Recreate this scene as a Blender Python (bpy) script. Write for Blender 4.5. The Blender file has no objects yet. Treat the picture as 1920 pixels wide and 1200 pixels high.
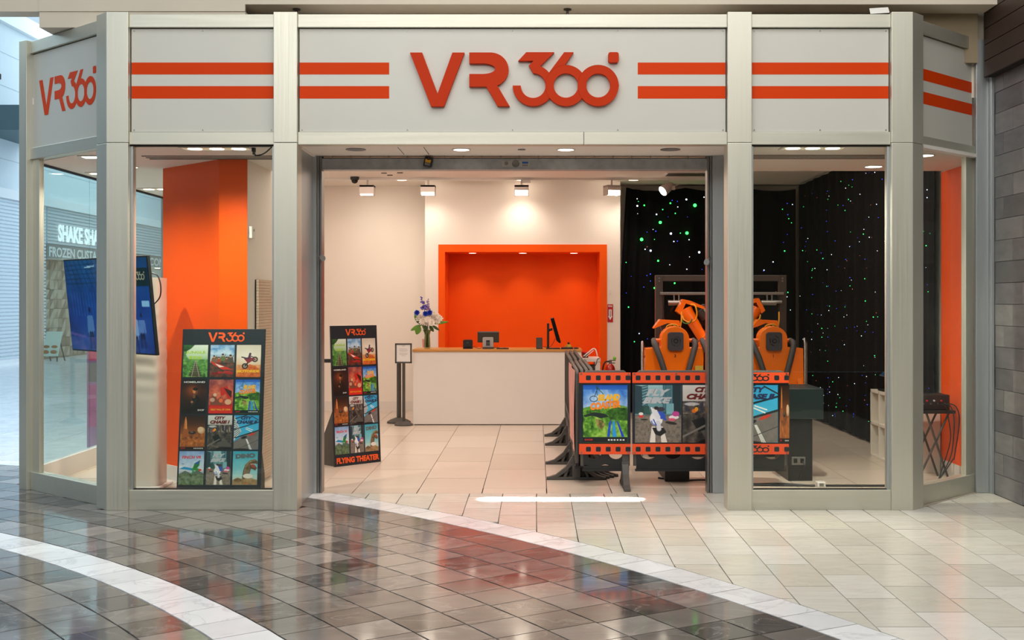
import bpy, bmesh, math, random
import numpy as np
from mathutils import Vector, Matrix
from mathutils.geometry import tessellate_polygon

random.seed(7)
SC = bpy.context.scene
COL = SC.collection

# ---------------------------------------------------------------- camera, sky, lights, exposure
F, CX, CY, H = 2200.0, 1005.0, 563.0, 1.75      # focal length in pixels, principal point, eye height
cam_d = bpy.data.cameras.new('camera'); cam = bpy.data.objects.new('camera', cam_d); COL.objects.link(cam)
cam.location = (0, 0, H); cam.rotation_euler = (math.pi/2, 0, 0)
cam_d.sensor_width = 36; cam_d.lens = F/1920*36
cam_d.shift_x = -(CX-960)/1920; cam_d.shift_y = -(600-CY)/1920
cam_d.clip_end = 200
SC.camera = cam

SC.view_settings.view_transform = 'Standard'; SC.view_settings.look = 'None'
SC.view_settings.gamma = 1; SC.view_settings.use_curve_mapping = False
SC.view_settings.exposure = 0.0
SC.cycles.sample_clamp_indirect = 4

w = bpy.data.worlds.new('sky'); SC.world = w; w.use_nodes = True
bg = w.node_tree.nodes['Background']; bg.inputs[0].default_value = (0.62, 0.83, 1.0, 1); bg.inputs[1].default_value = 0.95

def area(name, loc, target, sx, sy, power, color=(1, 1, 1), spread=180):
    d = bpy.data.lights.new(name, 'AREA'); d.shape = 'RECTANGLE'; d.size = sx; d.size_y = sy
    d.energy = power; d.color = color; d.spread = math.radians(spread)
    o = bpy.data.objects.new(name, d); COL.objects.link(o); o.location = loc
    o.rotation_euler = (Vector(target)-Vector(loc)).to_track_quat('-Z', 'Y').to_euler()
    return o
def spot(name, loc, target, power, angle, blend=0.5, color=(1, .86, .72), r=0.04):
    d = bpy.data.lights.new(name, 'SPOT'); d.energy = power; d.spot_size = math.radians(angle); d.spot_blend = blend
    d.color = color; d.shadow_soft_size = r
    o = bpy.data.objects.new(name, d); COL.objects.link(o); o.location = loc
    o.rotation_euler = (Vector(target)-Vector(loc)).to_track_quat('-Z', 'Y').to_euler()
    return o
WARM = (1, .81, .69)
# the mall: ceiling light over the walkway with added fills, daylight from the skylight on one side
area('mall_ceiling_light', (0.5, 2.0, 7.3), (0.3, 9.0, 1.6), 9, 5, 370, (1, .97, .92))
area('mall_fill_rear', (-3.6, -3.5, 7.3), (-3.8, 9.5, 1.2), 8, 4, 390, (1, .95, .88))  # unseen lamp, shifted and aimed to warm the left angled fascia
area('mall_fill_front', (0.8, 6.3, 7.35), (0.8, 6.9, 0), 8, 5, 340, (.97, .98, .97))  # unseen lamp added to brighten the floor from above
area('skylight_daylight', (-9.5, 14, 8.8), (-9.0, 14, 0), 7, 22, 1500, (.66, .86, 1))
area('skylight_daylight_far', (-9.0, 38, 9.0), (-13, 38, 2), 8, 24, 1500, (.70, .88, 1))
# the shop: lamps of its ceiling
area('shop_ceiling_light', (0.2, 13.5, 3.52), (0.2, 13.5, 0), 6.4, 3.8, 158, WARM)
area('shop_ceiling_light_rear', (-1.9, 16.6, 3.52), (-1.9, 16.9, 0), 3.2, 1.2, 34, WARM)
# sliver of light falling through the gap in the mall roof onto the threshold
area('sun_sliver', (0.22, 4.6, 6.9), (0.22, 10.32, 0), 1.32, 0.015, 34, (1, .93, .82), 1.3)

# ---------------------------------------------------------------- helpers
def X(px, Y): return (px-CX)/F*Y
def Z(py, Y): return H-(py-CY)/F*Y
def GY(py): return F*H/(py-CY)
def P(px, py, Y): return Vector((X(px, Y), Y, Z(py, Y)))
def lin(c):
    c = np.asarray(c, float)
    return np.where(c <= 0.04045, c/12.92, ((c+0.055)/1.055)**2.4)
def hx(s):
    s = s.lstrip('#'); return [int(s[i:i+2], 16)/255 for i in (0, 2, 4)]
def rgba(s): return tuple(lin(hx(s)))+(1.0,)

WM = {}
def wm(o): return WM.get(o.name, Matrix.Identity(4)) if o else Matrix.Identity(4)

def tag(o, label=None, cat=None, group=None, kind=None):
    if label: o['label'] = label
    if cat: o['category'] = cat
    if group: o['group'] = group
    if kind: o['kind'] = kind
    return o
def thing(name, label, cat, loc=(0, 0, 0), rz=0, group=None, kind=None):
    o = bpy.data.objects.new(name, None); COL.objects.link(o)
    o.location = loc; o.rotation_euler = (0, 0, rz); o.empty_display_size = .1
    WM[o.name] = Matrix.Translation(loc) @ Matrix.Rotation(rz, 4, 'Z')
    return tag(o, label, cat, group, kind)
def children(o): return [c for c in ALL if c.parent == o]
ALL = []
def dup(o, loc=None, rz=None, label=None, parent=None):
    c = o.copy(); COL.objects.link(c); ALL.append(c)
    if parent is not None: c.parent = parent
    if loc is not None: c.location = loc
    if rz is not None: c.rotation_euler = (0, 0, rz)
    if label: c['label'] = label
    for k in [q for q in ALL if q.parent == o]: dup(k, parent=c)
    return c

class MB:
    """collects geometry in world coordinates (or in its parent's, with local=True)"""
    def __init__(s): s.v = []; s.f = []; s.m = []
    def add(s, vs, fs, m=0):
        b = len(s.v); s.v += [tuple(v) for v in vs]; s.f += [tuple(i+b for i in f) for f in fs]; s.m += [m]*len(fs); return s
    def box(s, x0, x1, y0, y1, z0, z1, m=0, rot=0, c=None):
        vs = [(x, y, z) for z in (z0, z1) for y in (y0, y1) for x in (x0, x1)]
        if rot:
            cx, cy = c or ((x0+x1)/2, (y0+y1)/2); ca, sa = math.cos(rot), math.sin(rot)
            vs = [(cx+(x-cx)*ca-(y-cy)*sa, cy+(x-cx)*sa+(y-cy)*ca, z) for x, y, z in vs]
        return s.add(vs, [(0, 2, 3, 1), (4, 5, 7, 6), (0, 1, 5, 4), (2, 6, 7, 3), (0, 4, 6, 2), (1, 3, 7, 5)], m)
    def obox(s, O, a, b, c, m=0):
        O, a, b, c = map(Vector, (O, a, b, c))
        vs = [O+a*i+b*j+c*k for k in (0, 1) for j in (0, 1) for i in (0, 1)]
        return s.add(vs, [(0, 2, 3, 1), (4, 5, 7, 6), (0, 1, 5, 4), (2, 6, 7, 3), (0, 4, 6, 2), (1, 3, 7, 5)], m)
    def prism(s, pts, O, ux, uy, d, m=0):
        """2-D polygon in the frame O,ux,uy extruded d along their normal"""
        O, ux, uy = Vector(O), Vector(ux), Vector(uy); n = ux.cross(uy).normalized()
        ar = sum(pts[i][0]*pts[(i+1) % len(pts)][1]-pts[(i+1) % len(pts)][0]*pts[i][1] for i in range(len(pts)))
        if ar < 0: pts = pts[::-1]
        N = len(pts); base = [O+ux*p[0]+uy*p[1] for p in pts]
        tri = tessellate_polygon([[Vector((p[0], p[1], 0)) for p in pts]])
        fs = []
        for t in tri:
            a, b, c = [pts[i] for i in t]
            if (b[0]-a[0])*(c[1]-a[1])-(b[1]-a[1])*(c[0]-a[0]) < 0: t = (t[0], t[2], t[1])
            fs.append(tuple(i+N for i in t))
            if d: fs.append((t[0], t[2], t[1]))
        if d:
            for i in range(N): fs.append((i, (i+1) % N, N+(i+1) % N, N+i))
        return s.add(base+[p+n*d for p in base], fs, m)
    def ring(s, cx, cy, ro, ri, O, ux, uy, d, n=40, m=0, a0=0, a1=2*math.pi):
        O, ux, uy = Vector(O), Vector(ux), Vector(uy); nn = ux.cross(uy).normalized(); vs = []
        for i in range(n):
            A = a0+(a1-a0)*i/n
            for r_ in (ro, ri):
                p = O+ux*(cx+r_*math.cos(A))+uy*(cy+r_*math.sin(A)); vs += [p, p+nn*d]
        fs = []
        for i in range(n):
            a, b = 4*i, 4*((i+1) % n)        # outer back, outer front, inner back, inner front
            fs += [(a+1, b+1, b+3, a+3), (a, a+2, b+2, b), (a, b, b+1, a+1), (a+2, a+3, b+3, b+2)]
        fs = [f[::-1] if k % 4 == 0 else f for k, f in enumerate(fs)]
        return s.add(vs, [f[::-1] for f in fs] if False else fs, m)
    def tube(s, pts, r, n=8, m=0, cap=True):
        if len(pts) >= 4 and not isinstance(r, (list, tuple)) and r <= .0121:     # cables bend smoothly
            q = [Vector(p) for p in pts]; out = []
            for i in range(len(q)-1):
                p0, p1, p2, p3 = q[max(i-1, 0)], q[i], q[i+1], q[min(i+2, len(q)-1)]
                for k in range(5):
                    t = k/5; out.append(.5*((2*p1)+(p2-p0)*t+(2*p0-5*p1+4*p2-p3)*t*t+(3*p1-p0-3*p2+p3)*t**3))
            pts = out+[q[-1]]
        pts = [Vector(p) for p in pts]; rs = r if isinstance(r, (list, tuple)) else [r]*len(pts)
        vs = []; prev = None
        for i, p in enumerate(pts):
            t = (pts[min(i+1, len(pts)-1)]-pts[max(i-1, 0)]).normalized()
            if prev is None:
                a = t.orthogonal().normalized()
            else:
                a = (prev-t*prev.dot(t)); a = a.normalized() if a.length > 1e-6 else t.orthogonal().normalized()
            prev = a; b = t.cross(a)
            for k in range(n):
                th = 2*math.pi*k/n; vs.append(p+(a*math.cos(th)+b*math.sin(th))*rs[i])
        fs = [(i*n+k, i*n+(k+1) % n, (i+1)*n+(k+1) % n, (i+1)*n+k) for i in range(len(pts)-1) for k in range(n)]
        if cap: fs += [tuple(range(n))[::-1], tuple((len(pts)-1)*n+k for k in range(n))]
        return s.add(vs, fs, m)
    def lathe(s, prof, c, n=20, m=0, axis=(0, 0, 1)):
        ax = Vector(axis).normalized(); a = ax.orthogonal().normalized(); b = ax.cross(a); c = Vector(c)
        vs = [c+ax*z+(a*math.cos(2*math.pi*k/n)+b*math.sin(2*math.pi*k/n))*r for r, z in prof for k in range(n)]
        fs = [(i*n+k, i*n+(k+1) % n, (i+1)*n+(k+1) % n, (i+1)*n+k) for i in range(len(prof)-1) for k in range(n)]
        fs += [tuple(range(n))[::-1], tuple((len(prof)-1)*n+k for k in range(n))]
        return s.add(vs, fs, m)
    def ball(s, c, rx, ry=None, rz=None, n=10, k=6, m=0):
        ry = ry or rx; rz = rz or rx
        vs = [(c[0], c[1], c[2]-rz)]
        for j in range(1, k):
            ph = -math.pi/2+math.pi*j/k
            vs += [(c[0]+rx*math.cos(ph)*math.cos(2*math.pi*i/n), c[1]+ry*math.cos(ph)*math.sin(2*math.pi*i/n), c[2]+rz*math.sin(ph)) for i in range(n)]
        vs.append((c[0], c[1], c[2]+rz)); fs = [(0, 1+(i+1) % n, 1+i) for i in range(n)]
        for j in range(k-2): fs += [(1+j*n+i, 1+j*n+(i+1) % n, 1+(j+1)*n+(i+1) % n, 1+(j+1)*n+i) for i in range(n)]
        L = len(vs)-1; fs += [(1+(k-2)*n+i, 1+(k-2)*n+(i+1) % n, L) for i in range(n)]
        return s.add(vs, fs, m)
    def grid(s, fn, nu, nv, m=0, close=False):
        vs = [fn(i/nu, j/nv) for j in range(nv+1) for i in range(nu+1)]
        fs = [(j*(nu+1)+i, j*(nu+1)+i+1, (j+1)*(nu+1)+i+1, (j+1)*(nu+1)+i) for j in range(nv) for i in range(nu)]
        return s.add(vs, fs, m)
    def text(s, body, O, ux, uy, size, width=None, bold=0.0, shear=0.0, d=0.0, m=0, align='CENTER', height=None):
        """flat lettering in the frame O,ux,uy; width/height squeeze it to fit"""
        vs, fs = text_geo(body, bold, shear)
        O, ux, uy = Vector(O), Vector(ux), Vector(uy); n = ux.cross(uy).normalized()
        xs = [v[0] for v in vs]; ys = [v[1] for v in vs]; x0, x1, y0, y1 = min(xs), max(xs), min(ys), max(ys)
        sx = sy = size
        if height: sy = sx = height/(y1-y0)
        if width: sx = width/(x1-x0)
        cx = {'CENTER': (x0+x1)/2, 'LEFT': x0, 'RIGHT': x1}[align]; cy = (y0+y1)/2
        out = [O+ux*((v[0]-cx)*sx)+uy*((v[1]-cy)*sy) for v in vs]
        if d:
            N = len(out); ed = {}
            for f in fs:
                for i in range(len(f)):
                    a, b = f[i], f[(i+1) % len(f)]; ed[(a, b)] = 1
            side = [(a, b, b+N, a+N) for a, b in ed if (b, a) not in ed]
            return s.add(out+[p+n*d for p in out], [tuple(i+N for i in f) for f in fs]+side, m)
        return s.add([p+n*0.0006 for p in out], fs, m)
    def build(s, name, mats, parent=None, local=False, smooth=False, bev=0, kind=None, label=None, seg=2):
        me = bpy.data.meshes.new(name); inv = wm(parent).inverted()
        vs = s.v if (local or parent is None) else [tuple(inv @ Vector(v)) for v in s.v]
        me.from_pydata(vs, [], s.f)
        mats = mats if isinstance(mats, (list, tuple)) else [mats]
        for mt in mats: me.materials.append(mt)
        if len(mats) > 1: me.polygons.foreach_set('material_index', s.m)
        if smooth:
            me.polygons.foreach_set('use_smooth', [True]*len(me.polygons))
            me.set_sharp_from_angle(angle=math.radians(smooth if smooth > 1 else 40))
        me.update()
        o = bpy.data.objects.new(name, me); COL.objects.link(o); ALL.append(o)
        if parent:
            o.parent = parent; WM[o.name] = wm(parent)
        if bev:
            b = o.modifiers.new('bevel', 'BEVEL'); b.width = bev; b.segments = seg; b.limit_method = 'ANGLE'; b.angle_limit = math.radians(40)
        return tag(o, label, kind=kind)

_tc = {}
def text_geo(body, bold, shear):
    k = (body, bold, shear)
    if k not in _tc:
        cu = bpy.data.curves.new('lettering', 'FONT'); cu.body = body; cu.offset = bold; cu.shear = shear; cu.resolution_u = 3
        cu.fill_mode = 'FRONT' if 'FRONT' in cu.bl_rna.properties['fill_mode'].enum_items else 'BOTH'
        ob = bpy.data.objects.new('lettering', cu); me = ob.to_mesh()
        vs = [tuple(v.co) for v in me.vertices]; fs = [tuple(p.vertices) for p in me.polygons if p.normal.z > 0.1]
        ob.to_mesh_clear(); bpy.data.objects.remove(ob); bpy.data.curves.remove(cu); _tc[k] = (vs, fs)
    return _tc[k]

# ---------------------------------------------------------------- materials
def mat(name, col, rough=.5, metal=0., noise=0., nscale=8., bump=0., bscale=60., emit=0., stretch=None, coat=0., rnd=None, spec=.5, veins=None, rvar=0.):
    m = bpy.data.materials.new(name); m.use_nodes = True; nt = m.node_tree; N = nt.nodes; L = nt.links
    b = N['Principled BSDF']; c = rgba(col) if isinstance(col, str) else tuple(col)+(1.,)
    b.inputs['Base Color'].default_value = c; b.inputs['Roughness'].default_value = rough; b.inputs['Metallic'].default_value = metal
    b.inputs['Coat Weight'].default_value = coat; b.inputs['Specular IOR Level'].default_value = spec
    def coords():
        tc = N.new('ShaderNodeTexCoord'); mp = N.new('ShaderNodeMapping'); L.new(tc.outputs['Object'], mp.inputs[0])
        if rnd:     # every piece is cut from another spot of the stone
            o2 = N.new('ShaderNodeObjectInfo'); vm = N.new('ShaderNodeVectorMath'); vm.operation = 'SCALE'; vm.inputs[0].default_value = (37., 53., 11.); L.new(o2.outputs['Random'], vm.inputs['Scale']); L.new(vm.outputs[0], mp.inputs['Location'])
        if stretch: mp.inputs['Scale'].default_value = stretch
        return mp
    cur = None
    if rnd:
        oi = N.new('ShaderNodeObjectInfo'); cr = N.new('ShaderNodeValToRGB'); L.new(oi.outputs['Random'], cr.inputs[0])
        cr.color_ramp.elements[0].color = rgba(rnd[0]); cr.color_ramp.elements[1].color = rgba(rnd[-1])
        for i, q in enumerate(rnd[1:-1]): cr.color_ramp.elements.new((i+1)/(len(rnd)-1)).color = rgba(q)
        cur = cr.outputs[0]
    if noise or bump or veins or rvar:
        mp = coords()
        if noise or rvar:
            nz = N.new('ShaderNodeTexNoise'); nz.inputs['Scale'].default_value = nscale; nz.inputs['Detail'].default_value = 5
            L.new(mp.outputs[0], nz.inputs[0])
        if noise:
            mr = N.new('ShaderNodeMapRange'); mr.inputs['To Min'].default_value = 1-noise; mr.inputs['To Max'].default_value = 1+noise
            mr.inputs['From Min'].default_value = .25; mr.inputs['From Max'].default_value = .75
            L.new(nz.outputs[0], mr.inputs[0])
            mx = N.new('ShaderNodeMix'); mx.data_type = 'RGBA'; mx.blend_type = 'MULTIPLY'; mx.inputs['Factor'].default_value = 1
            if cur: L.new(cur, mx.inputs[6])
            else: mx.inputs[6].default_value = c
            L.new(mr.outputs[0], mx.inputs[7]); cur = mx.outputs[2]
        if rvar:
            m2 = N.new('ShaderNodeMapRange'); m2.inputs['To Min'].default_value = max(rough-rvar, .02); m2.inputs['To Max'].default_value = rough+rvar
            m2.inputs['From Min'].default_value = .3; m2.inputs['From Max'].default_value = .7
            L.new(nz.outputs[0], m2.inputs[0]); L.new(m2.outputs[0], b.inputs['Roughness'])
        if veins:
            nv = N.new('ShaderNodeTexNoise'); nv.inputs['Scale'].default_value = veins[1]; nv.inputs['Detail'].default_value = 6; nv.inputs['Distortion'].default_value = 1.5
            L.new(mp.outputs[0], nv.inputs[0])
            ab = N.new('ShaderNodeMath'); ab.operation = 'SUBTRACT'; ab.inputs[1].default_value = .5; L.new(nv.outputs[0], ab.inputs[0])
            a2 = N.new('ShaderNodeMath'); a2.operation = 'ABSOLUTE'; L.new(ab.outputs[0], a2.inputs[0])
            m3 = N.new('ShaderNodeMapRange'); m3.inputs['From Max'].default_value = .022; m3.inputs['To Min'].default_value = veins[2]; m3.inputs['To Max'].default_value = 0
            L.new(a2.outputs[0], m3.inputs[0])
            mx = N.new('ShaderNodeMix'); mx.data_type = 'RGBA'; L.new(m3.outputs[0], mx.inputs['Factor'])
            if cur: L.new(cur, mx.inputs[6])
            else: mx.inputs[6].default_value = c
            mx.inputs[7].default_value = rgba(veins[0]); cur = mx.outputs[2]
        if bump:
            nb = N.new('ShaderNodeTexNoise'); nb.inputs['Scale'].default_value = bscale; nb.inputs['Detail'].default_value = 3; L.new(mp.outputs[0], nb.inputs[0])
            bp = N.new('ShaderNodeBump'); bp.inputs['Strength'].default_value = bump; bp.inputs['Distance'].default_value = .01
            L.new(nb.outputs[0], bp.inputs['Height']); L.new(bp.outputs[0], b.inputs['Normal'])
    if cur: L.new(cur, b.inputs['Base Color'])
    if emit:
        b.inputs['Emission Color'].default_value = c; b.inputs['Emission Strength'].default_value = emit
    return m
def glass_mat(name, tint='#F2F8F6', rough=.0):
    m = bpy.data.materials.new(name); m.use_nodes = True; nt = m.node_tree; N = nt.nodes; L = nt.links
    N.remove(N['Principled BSDF']); out = N['Material Output']
    tr = N.new('ShaderNodeBsdfTransparent'); tr.inputs[0].default_value = rgba(tint)
    gl = N.new('ShaderNodeBsdfGlossy'); gl.inputs['Roughness'].default_value = rough
    lw = N.new('ShaderNodeLayerWeight'); lw.inputs[0].default_value = .5       # the same reflectance on both faces of the sheet
    pw = N.new('ShaderNodeMath'); pw.operation = 'POWER'; pw.inputs[1].default_value = 5; L.new(lw.outputs['Facing'], pw.inputs[0])
    fr = N.new('ShaderNodeMapRange'); fr.inputs['To Min'].default_value = .028; fr.inputs['To Max'].default_value = .8; L.new(pw.outputs[0], fr.inputs[0])
    mx = N.new('ShaderNodeMixShader'); L.new(fr.outputs[0], mx.inputs[0]); L.new(tr.outputs[0], mx.inputs[1]); L.new(gl.outputs[0], mx.inputs[2])
    L.new(mx.outputs[0], out.inputs[0]); return m
def print_mat(name, rough=.35, emit=0.):
    m = bpy.data.materials.new(name); m.use_nodes = True; nt = m.node_tree; b = nt.nodes['Principled BSDF']
    at = nt.nodes.new('ShaderNodeAttribute'); at.attribute_name = 'ink'; nt.links.new(at.outputs['Color'], b.inputs['Base Color'])
    b.inputs['Roughness'].default_value = rough
    if emit:
        nt.links.new(at.outputs['Color'], b.inputs['Emission Color']); b.inputs['Emission Strength'].default_value = emit
        b.inputs['Specular IOR Level'].default_value = .25; b.inputs['Base Color'].default_value = (0, 0, 0, 1); nt.links.remove(b.inputs['Base Color'].links[0])
    return m

STEEL = mat('brushed_steel', '#D6D4C6', .44, .72, .03, 3., .03, 40., stretch=(40, 40, .4), rvar=.05)
STEEL_H = mat('brushed_steel_beam', '#D2D0C2', .44, .68, .04, 3., .05, 40., stretch=(.5, 14, 14), rvar=.06)
STEEL_D = mat('steel_jamb', '#B4BABC', .36, .6, .05, 3., .05, 40., stretch=(14, 14, .4))
GALV = mat('galvanised_steel', '#A4A7AA', .45, .5, .18, 14.)
DARKGAP = mat('dark_gap', '#15130F', .8)
FASCIA = mat('fascia_panel', '#CFCDC4', .35, 0, .015, 2.)
VINYL = mat('orange_vinyl', '#D83E00', .55, spec=.15)
LOGO_O = mat('orange_acrylic', '#C23200', .5, spec=.15)
LOGO_S = mat('orange_acrylic_edge', '#7A2A06', .5)
ORANGE = mat('orange_paint', '#FA5A02', .6, 0, .02, 3., spec=.2)
ORANGE_GL = mat('orange_gloss_panel', '#F85A08', .45, 0, .02, 3., spec=.25)
WHITE = mat('white_wall_paint', '#EFE6DC', .6, 0, .015, 2.)
WHITE_C = mat('white_ceiling_paint', '#EDE6DE', .7)
WHITE_LAM = mat('white_laminate', '#E6DFD9', .4, 0, .02, 3.)
MALL_CREAM = mat('mall_cream_plaster', '#D8CDBB', .7, 0, .03, 2.)
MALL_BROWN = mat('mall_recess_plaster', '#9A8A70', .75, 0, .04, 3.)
MALL_BLUE = mat('mall_pale_wall', '#DDE6EA', .6, 0, .02, 2.)
SLATE = mat('slate_soffit', '#4E646B', .6)
BLACK = mat('black_plastic', '#17181A', .45, 0, .1, 20.)
BLACK_GL = mat('black_gloss', '#0D0E10', .15)
GREYB = mat('grey_worn_plastic', '#4B4743', .55, 0, .15, 14.)
GREYM = mat('grey_metal', '#8B8B8B', .35, .9)
ALU = mat('aluminium', '#A8A6A2', .35, 1.)
DARKSTEEL = mat('dark_steel_frame', '#5A5450', .4, .7)
RIDE_O = mat('orange_ride_shell', '#FF7A0C', .25, 0, .03, 4., coat=.4)
WOOD = mat('counter_wood_edge', '#C58A45', .4, 0, .15, 5., stretch=(1, 10, 10))
GROUT = mat('grout', '#2C2824', .8)
DTILE = mat('dark_marble_tile', '#6A625B', .09, 0, .13, 4., veins=('#B5ADA6', 1.3, .25), rvar=.03, spec=.9, stretch=(1, 1.8, 1), rnd=['#46423F', '#716A64', '#827B77', '#5C5651', '#928A83', '#4A4847', '#7A726C'])
WTILE = mat('white_marble_tile', '#D9D7D6', .16, 0, .05, 4., veins=('#B9B6BA', 1.8, .4), rvar=.04, rnd=['#E0E0E2', '#F0F0F2'])
LTILE = mat('beige_limestone_tile', '#CFC3AE', .15, 0, .05, 5., veins=('#B59E7E', 1.6, .16), rvar=.03, stretch=(1, 3, 1), rnd=['#CCC7BB', '#DFDBD1', '#D4CEC1', '#E3DFD8', '#CFCABF'])
STILE = mat('shop_porcelain_tile', '#CDBFB0', .28, 0, .03, 3., stretch=(1, 5, 1), rnd=['#C8BAAB', '#D3C6B8'])
STONE = mat('grey_stone_tile', '#77716B', .45, 0, .2, 5., .12, 30., stretch=(1, 1, 3), rnd=['#5C5B5D', '#747375', '#82807F', '#666568'])
BOARD = mat('dark_brown_board', '#3A2A24', .5, 0, .2, 6., stretch=(1, .3, 6))
CURT = mat('black_velvet', '#0D0C0E', .9, 0, .2, 6., spec=.15)
GLASS = glass_mat('shop_glass')
GLASS_V = glass_mat('vase_glass', '#D6DCC8')
PAPER = mat('white_paper', '#E9E6E2', .6)
INK_R = mat('maroon_ink', '#6A1512', .5)
INK_O = mat('orange_ink', '#F05A1A', .45)
INK_BLK = mat('dark_ink', '#14181C', .5)
INK_W = mat('white_ink', '#EDEDED', .5)
INK_G = mat('lime_ink', '#A9CF2E', .5)
INK_Y = mat('yellow_ink', '#F6B81E', .5)
INK_RED = mat('red_ink', '#E02A2A', .5)
INK_CH = mat('chrome_ink', '#B9BEC4', .4)
INK_NAVY = mat('navy_ink', '#23305A', .5)
BANNER_O = mat('banner_orange', '#F0511F', .45)
BANNER_D = mat('banner_navy', '#16202A', .45)
PRINT = print_mat('printed_poster')
SCREEN = print_mat('lit_screen', .15, .75)
LAMP = mat('lamp_glow', '#FFF2DE', .5, emit=9.)
LAMP_SOFT = mat('lamp_glow_soft', '#FFE7CF', .5, emit=3.5)
SIGN_GLOW = mat('sign_letter_glow', '#F4FBFF', .5, emit=.7)
# ---------------------------------------------------------------- floors: every tile is a piece of its own
def clip(poly, a, b, c):
    """keep a*x+b*y<=c"""
    out = []
    for i in range(len(poly)):
        p, q = poly[i], poly[(i+1) % len(poly)]; dp, dq = a*p[0]+b*p[1]-c, a*q[0]+b*q[1]-c
        if dp <= 0: out.append(p)
        if dp*dq < 0:
            t = dp/(dp-dq); out.append((p[0]+(q[0]-p[0])*t, p[1]+(q[1]-p[1])*t))
    return out
def parea(p): return abs(sum(p[i][0]*p[(i+1) % len(p)][1]-p[(i+1) % len(p)][0]*p[i][1] for i in range(len(p))))/2
def seen(poly, mx=90):
    for x, y in poly:
        if y > 3 and -mx < CX+x/y*F < 1920+mx and CY+H/y*F < 1200+mx: return True
    return False
RO, RC = 0.0, (-10.5, -0.25)
R_B1o, R_B1i, R_B2o, R_B2i = 13.905, 13.615, 11.157, 10.849
FRONT = 9.80
def mall_clip(p):
    """cut a mall tile where the shop begins"""
    cx = sum(q[0] for q in p)/len(p)
    if cx < -4.78: return clip(p, 1, 0, -4.80) if max(q[1] for q in p) > 10.9 else p
    if cx < -3.62: return clip(p, 1, 1, 6.26)
    if cx < -2.12: return clip(p, 0, 1, FRONT)
    if cx < 1.80: return clip(p, 0, 1, 10.63)
    if cx < 2.9: return clip(p, 0, 1, FRONT)
    if cx < 3.4: return clip(p, 0, 1, 9.95)
    return clip(clip(p, -1, 1, 6.66), 0, 1, 10.66)
MG = .0042
def inset(p, g=MG):
    cx = sum(q[0] for q in p)/len(p); cy = sum(q[1] for q in p)/len(p)
    return [(x-(x-cx)/max(abs(x-cx), abs(y-cy), 1e-6)*g*1.3, y-(y-cy)/max(abs(x-cx), abs(y-cy), 1e-6)*g*1.3) for x, y in p]
mall_floor = tag(MB().box(-16, 9, -9, 60, -.06, -.008).build('floor', GROUT), 'glossy mall floor of dark, white and beige stone tiles in front of the shop', kind='structure')
def tile(p, name, m, parent, bulk=None):
    if len(p) < 3 or parea(p) < .002: return 0
    p = inset(p)
    if bulk is not None: bulk.prism(p, (0, 0, -.012), (1, 0, 0), (0, 1, 0), .012+random.uniform(-.0004, .0004)); return 0
    cx = sum(q[0] for q in p)/len(p); cy = sum(q[1] for q in p)/len(p)
    o = MB().prism([(x-cx, y-cy) for x, y in p], (0, 0, -.012), (1, 0, 0), (0, 1, 0), .012+random.uniform(-.0004, .0004)).build(name, m, parent, local=True)
    o.location = (cx, cy, 0); o.rotation_euler = (random.uniform(-.0006, .0006), random.uniform(-.0006, .0006), 0)
    return 1
def arc_tile(r0, r1, a0, a1):
    am = (a0+a1)/2
    return [(RC[0]+r*math.cos(a), RC[1]+r*math.sin(a)) for r, a in ((r0, a0), (r1, a0), (r1, am), (r1, a1), (r0, a1), (r0, am))]
rings = [(R_B1i, R_B1o, 'white_tile', WTILE)]
n = 8
for i in range(n):
    rings.append((R_B2o+(R_B1i-R_B2o)*i/n, R_B2o+(R_B1i-R_B2o)*(i+1)/n, 'dark_tile', DTILE))
rings.append((R_B2i, R_B2o, 'white_tile', WTILE))
r = R_B2i
while r > 8.6: rings.append((r-.308, r, 'dark_tile', DTILE)); r -= .308
bulk = MB(); bulkw = MB(); nt = 0
for k, (r0, r1, nm, m_) in enumerate(rings):
    da = .305/((r0+r1)/2); a = math.radians(8)+((k*.37) % 1)*da
    while a < math.radians(100):
        p = arc_tile(r0, r1, a, a+da); a += da
        far = p[2][1] > 12.5
        if max(q[1] for q in p) < 4: continue
        q = mall_clip(p)
        if not q: continue
        sees = seen(q, 10) and not far
        nt += tile(q, nm, m_, mall_floor, None if sees else (bulkw if nm == 'white_tile' else bulk))
print('ring tiles', nt)
tag(bulk.build('dark_tiling', DTILE, mall_floor), kind='stuff'); tag(bulkw.build('white_tiling', WTILE, mall_floor), kind='stuff')
bulk = MB(); nt = 0
for i in range(-6, 16):
    x0 = i*.3025+.004; off = (i % 2)*.2975
    for j in range(-4, 15):
        y0 = 3.906+off+(j-1)*.595
        p = [(x0, y0), (x0+.3025, y0), (x0+.3025, y0+.595), (x0, y0+.595)]
        cx, cy = x0+.151, y0+.297; ang = math.atan2(cy-RC[1], cx-RC[0]); ca, sa = math.cos(ang), math.sin(ang)
        # beyond the white band only
        p = clip(p, -ca, -sa, -(R_B1o+RC[0]*ca+RC[1]*sa))
        if len(p) < 3 or x0 > 4.0 and cy > 10.7: continue
        p = mall_clip(p) if p else p
        if len(p) < 3: continue
        if cx > 3.95: p = clip(p, 1, 0, 4.14) if cy > 8 else p
        if len(p) < 3: continue
        s_ = seen(p, 10); nt += tile(p, 'beige_tile', LTILE, mall_floor, None if s_ else bulk)
print('beige', nt)
tag(bulk.build('beige_tiling', LTILE, mall_floor), kind='stuff')
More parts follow.
